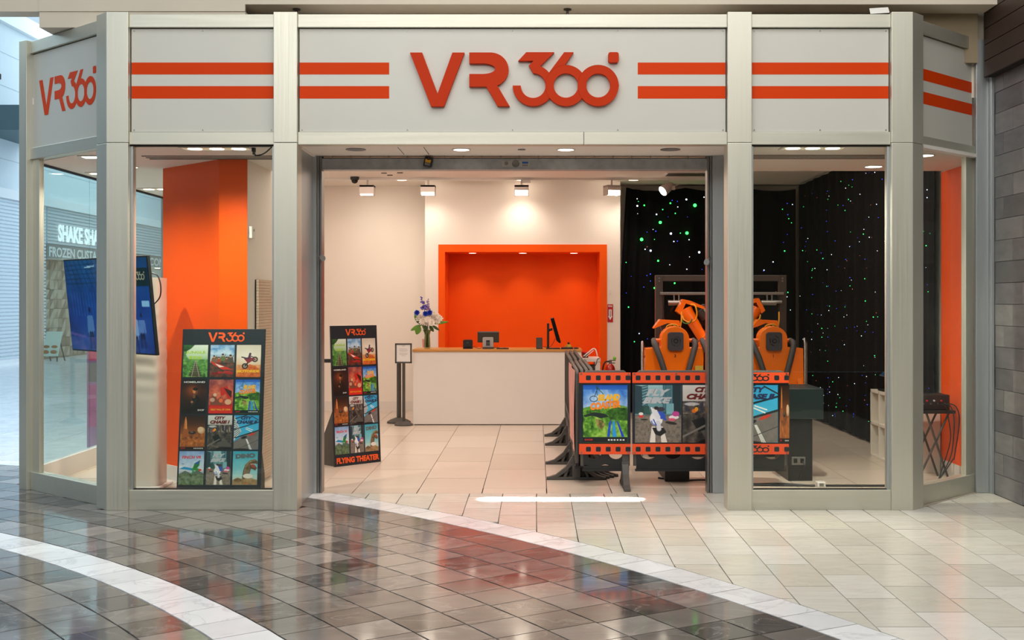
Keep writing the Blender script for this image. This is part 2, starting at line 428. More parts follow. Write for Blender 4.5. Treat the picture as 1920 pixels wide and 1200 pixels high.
# paler walkway far down the mall
bulk = MB()
for i in range(-16, -4):
    for j in range(10, 50):
        if i*1.0+1 > -4.8: continue
        p = [(i, j), (i+1, j), (i+1, j+1), (i, j+1)]; ang = math.atan2(j+.5-RC[1], i+.5-RC[0]); ca, sa = math.cos(ang), math.sin(ang)
        p = clip(p, -ca, -sa, -(R_B1o+RC[0]*ca+RC[1]*sa))
        if len(p) < 3: continue
        bulk.prism(inset(p, .003), (0, 0, -.012), (1, 0, 0), (0, 1, 0), .0115)
tag(bulk.build('pale_tiling', WTILE, mall_floor), kind='stuff')
# shop floor
shop_floor = tag(MB().box(-4.75, 4.12, 10.66, 18.7, -.06, -.008).box(-3.6, -2.02, 9.86, 10.66, -.06, -.009).box(1.66, 3.2, 9.86, 10.66, -.06, -.009).build('floor_shop', GROUT), 'pale porcelain tiled floor inside the shop', kind='structure')
nt = 0
for i in range(-9, 8):
    for j in range(-2, 7):
        x0 = .098+i*.59; y0 = 11.53+j*1.2-(.6 if i % 2 else 0)
        p = [(x0, y0), (x0+.59, y0), (x0+.59, y0+1.2), (x0, y0+1.2)]
        p = clip(clip(clip(p, 1, 0, 4.12), -1, 0, 4.72), 0, 1, 18.6)
        if len(p) < 3: continue
        pieces = []
        for (lo, hi, lim) in ((-9, -2.02, 9.86), (-2.02, 1.66, 10.63), (1.66, 9, 9.86)):
            q = clip(clip(p, 1, 0, hi), -1, 0, -lo) if p else []
            if len(q) >= 3: q = clip(q, 0, -1, -lim)
            if len(q) >= 3: q = clip(clip(q, -1, -1, -6.27), 1, -1, -6.66)
            if len(q) >= 3: nt += tile(q, 'porcelain_tile', STILE, shop_floor)
print('shop tiles', nt)

# ---------------------------------------------------------------- storefront
def z(py): return H+(CY-py)/225.2          # heights on the front plane
def fx(px): return (px-CX)/225.2
Y0 = 9.77
TOP, BEAM_T, BEAM_B, OPEN = z(25), z(49.5), z(246.5), z(270)
wf = MB().box(-2.0, 1.68, 10.78, 10.86, 3.05, 3.62).box(-2.02, 1.66, 9.90, 10.6, 4.00, 4.06).build('wall_front', WHITE_C)
tag(wf, 'steel framed storefront with white fascia and orange stripes', kind='structure')
# columns
def col_poly(pts, m=STEEL, ztop=z(22)):
    a = MB().prism(pts, (0, 0, 0), (1, 0, 0), (0, 1, 0), z(267)-.003).build('column', m, wf, bev=.004)
    b = MB().prism(pts, (0, 0, z(267)), (1, 0, 0), (0, 1, 0), ztop-z(267)).build('column', m, wf, bev=.004)
for a, b in ((512.5, 557), (1364.5, 1410)):
    x0, x1 = fx(a), fx(b); col_poly([(x0, Y0), (x1, Y0), (x1, Y0+.2), (x0, Y0+.2)])
xl0, xl1 = fx(199), fx(240); s2 = .13
col_poly([(xl0, Y0), (xl1, Y0), (xl1, Y0+.2), (xl0+.03, Y0+.3), (xl0-s2, Y0+s2)])
xr0, xr1 = fx(1672), fx(1712)
col_poly([(xr0, Y0), (xr1, Y0), (xr1+s2, Y0+s2), (xr1-.03, Y0+.3), (xr0, Y0+.2)])
# beams, fascia, sills between the columns of the flat front
def screw(mb, x, y, zz): mb.lathe([(.006, 0), (.006, .003)], (x, y, zz), 8, axis=(0, -1, 0))
def bay(x0, x1, stripes, logo=False, seam=None):
    MB().box(x0, x1, Y0+.03, Y0+.15, BEAM_T, TOP-.0).build('beam', STEEL_H, wf, bev=.003)
    if seam:
        MB().box(x0, seam-.001, Y0+.03, Y0+.15, OPEN, BEAM_B).build('beam', STEEL_H, wf, bev=.003)
        MB().box(seam+.001, x1, Y0+.03, Y0+.15, OPEN, BEAM_B).build('beam', STEEL_H, wf, bev=.003)
    else: MB().box(x0, x1, Y0+.03, Y0+.15, OPEN, BEAM_B).build('beam', STEEL_H, wf, bev=.003)
    MB().box(x0, x1, Y0+.13, Y0+.14, BEAM_B-.01, BEAM_T+.01).build('backing', DARKGAP, wf)
    p = MB().box(x0+.008, x1-.008, Y0+.06, Y0+.075, BEAM_B+.006, BEAM_T-.008).build('fascia_panel', FASCIA, wf)
    for (a, b) in stripes:
        for zt, zb in ((114.5, 137), (159, 182.5)):
            MB().box(max(a, x0+.009), min(b, x1-.009), Y0+.0585, Y0+.061, z(zb), z(zt)).build('stripe', VINYL, p)
    sc = MB()
    for i in range(5 if logo else 3):
        xx = x0+.03+(x1-x0-.06)*i/(4 if logo else 2)
        screw(sc, xx, Y0+.06, BEAM_T-.025); screw(sc, xx, Y0+.06, BEAM_B+.02)
    sc.build('screw', GREYM, p)
xa, xb, xc, xd, xe, xf = fx(240), fx(512.5), fx(557), fx(1364.5), fx(1410), fx(1672)
bay(xa, xb, [(xa, xb)]); bay(xc, xd, [(xc, fx(728)), (fx(1197), xd)], True, seam=fx(1095)); bay(xe, xf, [(xe, xf)])
# chamfered ends
def cham(A, B, stripes, name, endpost):
    A, B = Vector((*A, 0)), Vector((*B, 0)); u = (B-A).normalized(); L = (B-A).length; nrm = Vector((u.y, -u.x, 0))
    if nrm.y > 0: nrm = -nrm
    def bx(a, b, o, t, z0, z1, nm, m, par, **k):
        return MB().obox(A+u*a-nrm*o+Vector((0, 0, z0)), u*(b-a), -nrm*t, Vector((0, 0, z1-z0))).build(nm, m, par, **k)
    bx(0, L, .02, .1, BEAM_T, TOP, 'beam', STEEL_H, wf, bev=.003); bx(0, L, .02, .1, OPEN, BEAM_B, 'beam', STEEL_H, wf, bev=.003)
    bx(0, L, .11, .01, BEAM_B, BEAM_T, 'backing', DARKGAP, wf)
    p = bx(.01, L-.012, .05, .012, BEAM_B+.006, BEAM_T-.008, 'fascia_panel', FASCIA, wf)
    if stripes:
        for zt, zb in ((114.5, 137), (159, 182.5)): bx(.01, L-.013, .0488, .002, z(zb), z(zt), 'stripe', VINYL, p)
    w_ = tag(MB().obox(A+u*.02-nrm*.02, u*(L-.04), -nrm*.1, Vector((0, 0, z(920)))).build(name, STEEL_H, bev=.003), 'angled glass end bay of the storefront over a steel sill', kind='structure')
    bx(.03, L-.02, .06, .012, z(920), OPEN, 'pane', GLASS, w_)
    bx(L-.14, L-.0, .045, .045, z(920), OPEN, 'mullion', STEEL, w_, bev=.002)
    bx(.0, .05, .04, .05, z(920), OPEN, 'mullion', STEEL_D, w_, bev=.002)
    return A, u, L, nrm
cl = cham((fx(186), Y0+.13), (-4.70, 10.84), False, 'window_1', None)
cr = cham((fx(1727), Y0+.13), (4.03, 10.70), True, 'window_4', None)
# end posts
for pts in ([(-4.79, 10.87), (-4.70, 10.82), (-4.62, 10.90), (-4.72, 11.0)],):
    MB().prism(pts, (0, 0, 0), (1, 0, 0), (0, 1, 0), TOP+.01).build('column', STEEL, wf, bev=.003)
MB().box(4.0, 4.115, 10.66, 10.74, 0, 4.12).build('column', STEEL_D, wf, bev=.003)
MB().box(4.116, 4.142, 10.60, 10.74, 0, 3.80).build('column', STEEL_D, wf, bev=.002)
# flat windows
def flatwin(x0, x1, name, label):
    w_ = tag(MB().box(x0, x1, Y0+.02, Y0+.14, 0, z(920)).build(name, STEEL_H, bev=.003), label, kind='structure')
    MB().box(x0, x1, Y0+.07, Y0+.082, z(920), OPEN).build('pane', GLASS, w_)
    MB().box(x0, x0+.022, Y0+.055, Y0+.10, z(920), OPEN).build('mullion', STEEL_D, w_, bev=.002)
    MB().box(x1-.022, x1, Y0+.055, Y0+.10, z(920), OPEN).build('mullion', STEEL_D, w_, bev=.002)
    MB().box(x0, x1, Y0+.06, Y0+.10, z(920), z(920)+.006).build('gasket', DARKGAP, w_)
    MB().box(x0, x1, Y0+.05, Y0+.10, OPEN-.012, OPEN).build('gasket', DARKGAP, w_)
flatwin(xa, xb, 'window_2', 'flat shop window with the tall film poster board behind it')
flatwin(xe, xf, 'window_3', 'flat shop window in front of the starry black curtain')
# entrance: returns, jambs, rolling grille housing
MB().box(-2.06, -2.02, 9.97, 10.63, 0, OPEN).build('return_panel', STEEL_D, wf, bev=.002)
MB().box(1.735, 1.775, 9.97, 10.63, 0, OPEN).build('return_panel', STEEL_D, wf, bev=.002)
for x0, x1, s in ((-2.105, -1.99, 1), (1.60, 1.73, -1)):
    MB().box(x0, x1, 10.63, 10.80, 0, 3.06).build('jamb', STEEL_D, wf, bev=.003)
xg = -1.985
MB().box(-1.988, -1.966, 10.65, 10.78, 0, 3.06).box(-1.960, -1.945, 10.65, 10.78, 0, 3.06).box(-1.97, -1.95, 10.69, 10.78, 0, 3.06).build('grille_track', GREYM, wf)
MB().box(1.578, 1.596, 10.65, 10.78, 0, 3.06).box(1.555, 1.571, 10.65, 10.78, 0, 3.06).box(1.565, 1.585, 10.69, 10.78, 0, 3.06).build('grille_track', GREYM, wf)
gh = MB().box(-1.945, 1.555, 10.66, 10.78, Z(318, 10.66), Z(297, 10.66)).build('grille_housing', GALV, wf, bev=.003)
MB().box(-1.945, 1.555, 10.72, 10.78, Z(297, 10.66), 3.06).build('grille_slot', DARKGAP, wf)
rod = MB()
rod.tube([(-1.93, 10.67, Z(294.5, 10.66)), (1.54, 10.67, Z(294.5, 10.66))], .008, 8)
rod.build('grille_bar', mat('copper_bar', '#C9A48C', .35, .8), wf)
cl_ = MB()
for k in range(21): xx = -1.85+k*.17; cl_.box(xx-.004, xx+.004, 10.655, 10.67, Z(297, 10.66)-.01, Z(291, 10.66))
cl_.build('grille_clip', GREYM, wf)
# soffit of the entrance
sof = tag(MB().box(-2.02, 1.74, 9.92, 10.70, 3.062, 3.09).build('ceiling_entrance', WHITE_C), 'white soffit over the shop entrance', kind='structure')
for px in (752, 800):
    MB().obox((X(px-3, 10.2), 10.05, 3.060), (.004, 0, 0), (.0, .5, 0), (0, 0, .003)).build('access_seam', DARKGAP, sof)
# ---------------------------------------------------------------- shop shell
tag(MB().box(-4.75, 4.15, 10.86, 18.75, 3.56, 3.62).build('ceiling', WHITE_C), 'white shop ceiling', kind='structure')
tag(MB().prism([(-4.70, 11.06), (-3.52, 9.90), (-2.0, 9.90), (-2.0, 10.75), (-2.40, 11.8), (-3.5, 11.8), (-3.5, 14.9), (-4.72, 14.9)], (0, 0, 3.05), (1, 0, 0), (0, 1, 0), .03).build('ceiling_bay_west', WHITE_C), 'white ceiling of the glazed display bay beside the screen', kind='structure')
tag(MB().prism([(1.70, 9.9), (3.2, 9.9), (4.1, 10.75), (4.15, 11.8), (1.70, 11.8)], (0, 0, 3.05), (1, 0, 0), (0, 1, 0), .03).box(1.70, 4.15, 11.77, 11.8, 3.08, 3.58).build('ceiling_bay_east', WHITE_C), 'white ceiling of the display bay by the curtain', kind='structure')
RX0, RX1, RZ = X(833, 17.86), X(1126, 17.86), Z(471, 17.86)
OX0, OX1, OZ = X(822, 17.86), X(1138, 17.86), Z(458.5, 17.86)
CXL, CXR = X(797, 17.86), X(1163, 17.86)
wb = MB()
wb.box(-4.75, CXL, 18.6, 18.7, 0, 3.58)
wb.box(CXL, RX0, 17.86, 18.7, 0, 3.58).box(RX1, CXR, 17.86, 18.7, 0, 3.58).box(RX0, RX1, 17.86, 18.7, RZ, 3.58)
wb.box(CXR, 4.15, 18.6, 18.7, 0, 3.58)
wb_o = tag(wb.build('wall_back', WHITE), 'white back wall of the shop with an orange niche behind the counter', kind='structure')
nb = MB()
nb.box(RX0, RX1, 18.62, 18.7, 0, RZ)
nb.box(RX0, RX0+.012, 17.86, 18.62, 0, RZ).box(RX1-.012, RX1, 17.86, 18.62, 0, RZ).box(RX0+.012, RX1-.012, 17.86, 18.62, RZ-.012, RZ)
nb.box(OX0, RX0+.012, 17.845, 17.86, 0, OZ).box(RX1-.012, OX1, 17.845, 17.86, 0, OZ).box(RX0+.012, RX1-.012, 17.845, 17.86, RZ-.012, OZ)
nb.build('orange_niche', ORANGE, wb_o)
tag(MB().box(-4.75, CXL, 18.585, 18.6, 0, .15).build('baseboard_back', WHITE_LAM), 'white baseboard along the back wall', kind='structure')
tag(MB().box(-4.75, -4.68, 14.9, 18.7, 0, 3.58).build('wall_left', WHITE), 'white side wall of the shop', kind='structure')
wr = tag(MB().box(4.13, 4.2, 10.75, 18.7, 0, 3.58).build('wall_right', WHITE), 'side wall of the shop, orange at its front end', kind='structure')
MB().box(4.118, 4.13, 10.80, 11.93, .14, 3.05).build('orange_panel', ORANGE, wr)
MB().box(4.115, 4.13, 10.80, 11.93, 0, .14).build('baseboard', WHITE_LAM, wr)
# orange pilaster with the white partition behind it
pil = [(-2.663, 10.83), (-2.92, 10.83), (-3.68, 11.59), (-3.68, 11.74), (-2.80, 11.74), (-2.80, 12.65), (-2.663, 12.65)]
wp = tag(MB().prism(pil, (0, 0, 0), (1, 0, 0), (0, 1, 0), 3.56).build('wall_partition', WHITE), 'white partition ending in a glossy orange angled face', kind='structure')
d_ = .006
MB().prism([(-2.663, 10.83), (-2.663, 10.83-d_), (-2.92-.003, 10.83-d_), (-2.92-.003, 10.83)], (0, 0, .14), (1, 0, 0), (0, 1, 0), 2.91).build('orange_panel', ORANGE_GL, wp)
MB().prism([(-2.92, 10.83), (-2.92-.004, 10.83-.006), (-3.684, 11.586), (-3.68, 11.59)], (0, 0, .14), (1, 0, 0), (0, 1, 0), 2.91).build('orange_panel', ORANGE_GL, wp)
MB().prism([(-2.65, 10.83), (-2.65, 10.81), (-2.925, 10.81), (-3.69, 11.575), (-3.68, 11.59), (-2.92, 10.83)], (0, 0, 0), (1, 0, 0), (0, 1, 0), .14).box(-2.66, -2.645, 10.83, 12.65, 0, .14).build('baseboard', WHITE_LAM, wp)
# side glass wall of the display bay
w5 = tag(MB().box(-4.74, -4.66, 10.95, 14.85, 0, .19).build('window_5', WHITE_LAM), 'side glass wall of the display bay on a low white sill', kind='structure')
ys = [11.0, 12.35, 13.68, 14.80]
for a, b in zip(ys, ys[1:]): MB().box(-4.706, -4.694, a+.003, b-.003, .19, 3.045).build('pane', GLASS, w5)
MB().box(-4.73, -4.67, 14.80, 14.88, .19, 3.05).build('mullion', STEEL_D, w5)
MB().box(-4.715, -4.685, 10.98, 14.85, 3.03, 3.05).build('head_channel', DARKGAP, w5)

# ---------------------------------------------------------------- mall around the shop
mh = MB()
mh.box(-4.36, X(460, 10.3), 10.3, 14, 4.145, 4.285)
mh.box(-9, -4.36, 10.3, 10.5, 4.285, 7.5).box(-4.36, X(460, 10.3), 10.29, 10.31, 4.285, 7.5).box(X(460, 10.3), X(1874, 10.3), 10.29, 10.34, 4.345, 7.5).box(-4.36, 6, 10.34, 14, 4.345, 4.40)
mh_o = tag(mh.build('wall_mall_header', MALL_CREAM), 'cream plaster bulkhead of the mall above the storefront', kind='structure')
# recess behind the bulkhead
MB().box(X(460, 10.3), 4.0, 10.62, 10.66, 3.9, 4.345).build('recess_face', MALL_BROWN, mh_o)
for px in (556, 1064, 1655):
    MB().lathe([(.035, 0), (.035, -.01), (.012, -.012), (.012, -.04), (.022, -.045), (.022, -.05)], (X(px, 10.45), 10.45, 4.343), 12).build('sprinkler', DARKSTEEL, mh_o)
MB().box(3.2, 4.1, 10.72, 10.80, 3.6, 4.34).build('end_face', MALL_CREAM, mh_o)
ms = tag(MB().box(4.20, 4.5, 6.0, 10.76, 0, 5.2).build('wall_mall_east', mat('stone_bed', '#8A867F', .9)), 'grey stone tiled mall wall beside the shop', kind='structure')
rowh = .1905; zz = 0; k = 0
while zz < 3.8:
    y1 = 10.60-((k % 3)*.2); first = True; edges = [10.60]
    yy = y1 if y1 < 10.6 else 10.0
    while yy > 8.2: edges.append(yy); yy -= .6
    for a, b in zip(edges, edges[1:]):
        off = random.uniform(0, .006)
        MB().box(4.142+off, 4.19, b+.0015, a-.0015, zz+.002, min(zz+rowh, 3.82)-.002).build('stone_tile', STONE, ms)
    zz += rowh; k += 1
bz = 3.76; b_ = tag(MB().box(4.07, 4.2, 7.0, 10.58, 3.76, 5.2).build('trim_1', DARKGAP), 'dark brown boarded bulkhead on the stone wall', kind='structure')
while bz < 4.9:
    MB().box(4.045, 4.07, 7.0, 10.585, bz+.003, bz+.142).build('board', BOARD, b_, bev=.003); bz += .145
MB().box(4.045, 4.07, 10.585, 10.60, 3.76, 5.2).build('end_board', BOARD, b_)
# walls and roof of the mall behind the viewer; open to the sky on one side
tag(MB().box(-16, 9, -9.2, -9, 0, 8).build('wall_mall_rear', mat('mall_rear_wall', '#B5A48C', .8, 0, .2, .6)), 'mall wall across the walkway', kind='structure')
tag(MB().box(-4.8, 9, -9, 10.29, 7.5, 7.6).build('ceiling_mall', MALL_CREAM), 'cream mall ceiling', kind='structure')
tag(MB().box(8.9, 9, -9, 6, 0, 7.5).build('wall_mall_side', MALL_CREAM), 'mall side wall', kind='structure')
tag(MB().box(-16, -15.9, -9, 20, 0, 7.5).build('wall_mall_west', mat('darkened_wall', '#4A545C', .7, 0, .2, .5)), 'pale mall wall across the hall', kind='structure')  # dark colour chosen to keep its reflection in the angled window low
# far side of the hall: shutter, upper wall, next shop front
fw = MB().box(-14.75, -14.55, 20, 62, 4.75, 9.3)
fw_o = tag(fw.build('wall_far', MALL_BLUE), 'pale upper wall across the mall hall', kind='structure')
MB().box(-14.55, -14.35, 20, 62, 4.52, 4.78).build('fascia_band', mat('white_band', '#F4F6F6', .5), fw_o)
MB().box(-14.8, -14.4, 20, 62, 9.3, 9.75).build('roof_edge', mat('roof_edge_white', '#F8FAFA', .5), fw_o)
for zz in (5.6, 6.6, 7.6, 8.5): MB().box(-14.553, -14.545, 20, 62, zz, zz+.02).build('joint', mat('pale_joint', '#B8C6CC', .6) if zz == 5.6 else bpy.data.materials['pale_joint'], fw_o)
MB().box(-14.6, -12.6, 30.3, 33.2, 6.15, 6.8).build('soffit_box', SLATE, fw_o)
MB().lathe([(.12, 0), (.12, -.03)], (-13.4, 32.3, 6.15), 12).build('lamp', LAMP_SOFT, fw_o)
MB().box(-14.56, -14.54, 31.6, 31.9, 7.75, 7.9).build('grille', DARKGAP, fw_o)
tag(MB().box(-5.0, -4.8, 22, 62, 0, 9).build('wall_hall_east', MALL_BLUE), 'hall wall beyond the shop', kind='structure')
tag(MB().box(-16, -4, 62, 62.2, 0, 9).build('wall_hall_end', MALL_BLUE), 'end wall of the mall hall', kind='structure')
# ---------------------------------------------------------------- printed art: inks painted into a fine mesh
class Art:
    def __init__(s, w, h, c):
        s.w, s.h = w, h; s.a = np.zeros((h, w, 3)); s.a[:] = hx(c)
        s.y, s.x = np.mgrid[0:h, 0:w]; s.x = s.x/(w-1); s.y = s.y/(h-1); s.asp = h/w
    def put(s, mk, c, al=1.):
        mk = np.clip(mk*al, 0, 1)[..., None]; c = np.asarray(hx(c) if isinstance(c, str) else c, float); s.a = s.a*(1-mk)+c*mk; return s
    def grad(s, cols, y0=0., y1=1., al=1.):
        t = np.clip((s.y-y0)/(y1-y0), 0, 1)*(len(cols)-1); C = np.array([hx(c) for c in cols]); out = np.stack([np.interp(t, range(len(cols)), C[:, k]) for k in range(3)], -1)
        return s.put(((s.y >= y0) & (s.y <= y1)).astype(float), out, al)
    def nz(s, seed, n):
        r = np.random.RandomState(seed); out = np.zeros((s.h, s.w)); am = .5; tot = 0
        for o in range(4):
            gx, gy = int(n*2**o)+1, int(n*2**o*s.asp)+1; g = r.rand(gy+1, gx+1); u, v = s.x*(gx-1e-3), s.y*(gy-1e-3)
            i, j = u.astype(int), v.astype(int); fu, fv = u-i, v-j
            out += am*((g[j, i]*(1-fu)+g[j, i+1]*fu)*(1-fv)+(g[j+1, i]*(1-fu)+g[j+1, i+1]*fu)*fv); tot += am; am *= .68
        return out/tot
    def noise(s, cols, y0=0., y1=1., n=6, seed=1, al=1., mask=None):
        t = np.clip((s.nz(seed, n)-.25)*2, 0, 1)*(len(cols)-1); C = np.array([hx(c) for c in cols]); out = np.stack([np.interp(t, range(len(cols)), C[:, k]) for k in range(3)], -1)
        mk = ((s.y >= y0) & (s.y <= y1)).astype(float)
        if mask is not None: mk = mk*mask
        return s.put(mk, out, al)
    def inside(s, pts):
        m = np.zeros((s.h, s.w), bool); N = len(pts)
        for i in range(N):
            (x0, y0), (x1, y1) = pts[i], pts[(i+1) % N]
            if y0 == y1: continue
            c = ((y0 > s.y) != (y1 > s.y)) & (s.x < (x1-x0)*(s.y-y0)/(y1-y0)+x0); m ^= c
        return m.astype(float)
    def poly(s, pts, c, al=1.): return s.put(s.inside(pts), c, al)
    def ell(s, cx, cy, rx, ry, c, al=1., rot=0.):
        dx, dy = s.x-cx, (s.y-cy)*s.asp; ca, sa = math.cos(rot), math.sin(rot); u, v = dx*ca+dy*sa, -dx*sa+dy*ca
        return s.put(np.clip((1-np.sqrt((u/rx)**2+(v/(ry*s.asp))**2))*8+.5, 0, 1), c, al)
    def glow(s, cx, cy, r, c, al=1.): return s.put(np.exp(-(((s.x-cx)**2+((s.y-cy)*s.asp)**2)/r**2)), c, al)
    def line(s, x0, y0, x1, y1, wd, c, al=1.):
        a = s.asp; dx, dy = x1-x0, (y1-y0)*a; t = np.clip(((s.x-x0)*dx+(s.y-y0)*a*dy)/(dx*dx+dy*dy), 0, 1)
        d = np.sqrt((s.x-x0-t*dx)**2+((s.y-y0)*a-t*dy)**2); return s.put(np.clip((wd-d)/wd*3+.5, 0, 1), c, al)
    def mesh(s, name):
        w, h = s.w, s.h; vs = np.zeros((h*w, 3)); vs[:, 0] = s.x.ravel(); vs[:, 1] = 1-s.y.ravel()
        i = np.arange(w-1); j = np.arange(h-1)[:, None]; q = (j*w+i).ravel(); fs = np.stack([q, q+w, q+w+1, q+1], 1)
        me = bpy.data.meshes.new(name); me.from_pydata(vs.tolist(), [], fs.tolist())
        at = me.color_attributes.new('ink', 'FLOAT_COLOR', 'POINT')
        at.data.foreach_set('color', np.c_[lin(s.a.reshape(-1, 3)), np.ones(w*h)].ravel().astype('f4')); return me
# each painter fills the picture and lists its lettering: (text, x, y, width, height, ink, bold, shear)
def p_jungle(w, h):
    A = Art(w, h, '#7FA86A').grad(['#DDE7DA', '#B9D3B0', '#4F8A45', '#2E5A2E'], 0, 1)
    A.noise(['#143D1C', '#3E7E32', '#8DBB55'], .0, 1, 7, 3, .75, A.inside([(0, 0), (.25, 0), (.1, .3), (.35, .6), (.3, 1), (0, 1)]))
    A.noise(['#1C4420', '#4C8838', '#93C060'], .45, 1, 8, 4, .8)
    A.poly([(.47, .5), (.53, .5), (.75, 1), (.3, 1)], '#6A5C46', .8)
    for k in range(7): yy = .55+.065*k; A.line(.45-.03*k, yy, .55+.035*k, yy, .012+.003*k, '#3C3226')
    A.line(.49, .5, .36, 1, .012, '#A0A090'); A.line(.51, .5, .68, 1, .012, '#A0A090')
    A.noise(['#0D2C12', '#2F6A28'], 0, .22, 9, 8, .9, A.inside([(0, 0), (.45, 0), (.3, .12), (.12, .2), (0, .2)]))
    return A, [('JUNGLE', .5, .24, .8, .10, INK_G, .03, 0), ('RIDE', .5, .40, .5, .10, INK_G, .03, 0)]
def p_race(w, h):
    A = Art(w, h, '#5F7F9E').grad(['#2F74B8', '#8FB8DC', '#D6CFC4', '#5C5348', '#2A2320'])
    A.noise(['#FFFFFF', '#BFD6EA', '#4E8CC6'], 0, .3, 5, 11, .6)
    A.noise(['#2A2620', '#5A4A3A', '#8A6A4E'], .36, .6, 9, 13, .9, A.inside([(.02, .6), (.06, .42), (.2, .34), (.4, .4), (.5, .32), (.62, .38), (.8, .3), (.95, .4), (1, .6)]))
    for x, y, r, c in ((.16, .38, .09, '#7A5A44'), (.36, .42, .08, '#B03A2C'), (.52, .33, .10, '#5E7448'), (.68, .42, .08, '#6A4A3A'), (.84, .36, .11, '#4E4A46')):
        A.poly([(x-r, y+.16), (x-r*.7, y+.02), (x+r*.7, y+.02), (x+r, y+.16)], c); A.ell(x, y-.01, r*.5, r*.42, '#C09A7A'); A.ell(x, y-.035, r*.5, r*.25, '#2A221C'); A.line(x+r*.6, y+.05, x+r*1.2, y-.04, .014, c)
    A.noise(['#1A1613', '#4A3226', '#8C3A28'], .55, 1, 7, 12, .8)
    A.poly([(.0, .5), (.45, .62), (.98, .78), (.5, .76), (.1, .6)], '#C9301F'); A.poly([(.2, .58), (.6, .68), (.4, .7)], '#F0E3D8')
    A.ell(.78, .86, .2, .05, '#A61F1A', 1, .2); A.ell(.3, .88, .2, .05, '#7A1B16', 1, -.2)
    return A, [('DOF', .5, .86, .28, .045, INK_RED, .03, 0)]
def p_moto(w, h):
    A = Art(w, h, '#D9CBB8').grad(['#CFC4B4', '#E5D9C8', '#DDBB94', '#C8783C']); A.glow(.5, .4, .35, '#F4EADC', .6)
    A.poly([(.0, .92), (.3, .72), (.55, .6), (.8, .66), (1, .8), (1, 1), (0, 1)], '#C65A22'); A.noise(['#8E3210', '#D66A2A', '#EFA05A'], .62, 1, 8, 21, .5)
    A.ell(.36, .66, .13, .09, '#2A2422'); A.ell(.36, .66, .07, .05, '#B9A794'); A.ell(.76, .45, .12, .085, '#2A2422'); A.ell(.76, .45, .065, .045, '#C9B8A4')
    A.line(.36, .66, .58, .46, .03, '#3A2A2A'); A.line(.5, .4, .76, .45, .03, '#7A1E26'); A.poly([(.3, .42), (.58, .36), (.66, .5), (.48, .58)], '#8C2A34')
    A.line(.22, .38, .45, .42, .025, '#2E3448'); A.ell(.56, .28, .05, .035, '#2A2430'); A.line(.55, .3, .5, .42, .04, '#4A2A46'); A.line(.56, .34, .68, .38, .02, '#4A2A46')
    return A, [('MOTORIDE', .5, .82, .92, .085, INK_Y, .07, 0)]
def p_home(w, h):
    A = Art(w, h, '#14100E').grad(['#120F10', '#3A1D14', '#23150F', '#0B0A0B']); A.glow(.42, .33, .2, '#C4571E', .85); A.glow(.35, .4, .3, '#5A2A18', .5)
    A.poly([(.38, .95), (.4, .6), (.48, .48), (.62, .46), (.78, .6), (.85, 1), (.36, 1)], '#12110F'); A.poly([(.4, .7), (.62, .55), (.6, .62), (.38, .82)], '#2E2620')
    A.ell(.54, .34, .1, .09, '#6E4630'); A.ell(.5, .34, .06, .07, '#C27A44'); A.ell(.55, .28, .11, .05, '#1C1411'); A.ell(.42, .66, .05, .035, '#9A6848'); A.line(.5, .46, .5, .52, .05, '#6E4630')
    return A, [('HOMELAND', .5, .075, .86, .05, INK_W, .02, 0), ('DOF', .8, .9, .26, .045, INK_W, .02, 0)]
def p_wall(w, h):
    A = Art(w, h, '#B5402A').grad(['#6A3A4E', '#B8503E', '#D8684A', '#B02A1A', '#8A1410']); A.glow(.45, .1, .09, '#F0A070', .9)
    A.noise(['#5E2A30', '#C85A44', '#F09A70'], 0, .75, 5, 31, .45)
    A.poly([(.45, .25), (.75, .2), (.98, .5), (.8, .6), (.7, .42), (.5, .5)], '#C22418'); A.poly([(.6, .24), (.95, .34), (.92, .55), (.75, .4)], '#3A1A16')
    A.poly([(.05, .75), (.1, .5), (.25, .45), (.35, .6), (.5, .5), (.6, .75)], '#7A4636'); A.ell(.25, .45, .07, .05, '#D8B494'); A.ell(.15, .6, .1, .06, '#C89A84'); A.ell(.8, .66, .14, .08, '#E0A884'); A.ell(.5, .62, .08, .06, '#F06A3A')
    A.poly([(.0, .77), (1, .77), (1, 1), (0, 1)], '#C61A14'); A.poly([(.03, .79), (.97, .79), (.97, .98), (.03, .98)], '#D42A1E')
    return A, [('GREAT WALL OF CHINA', .5, .885, .82, .05, INK_Y, .02, 0)]
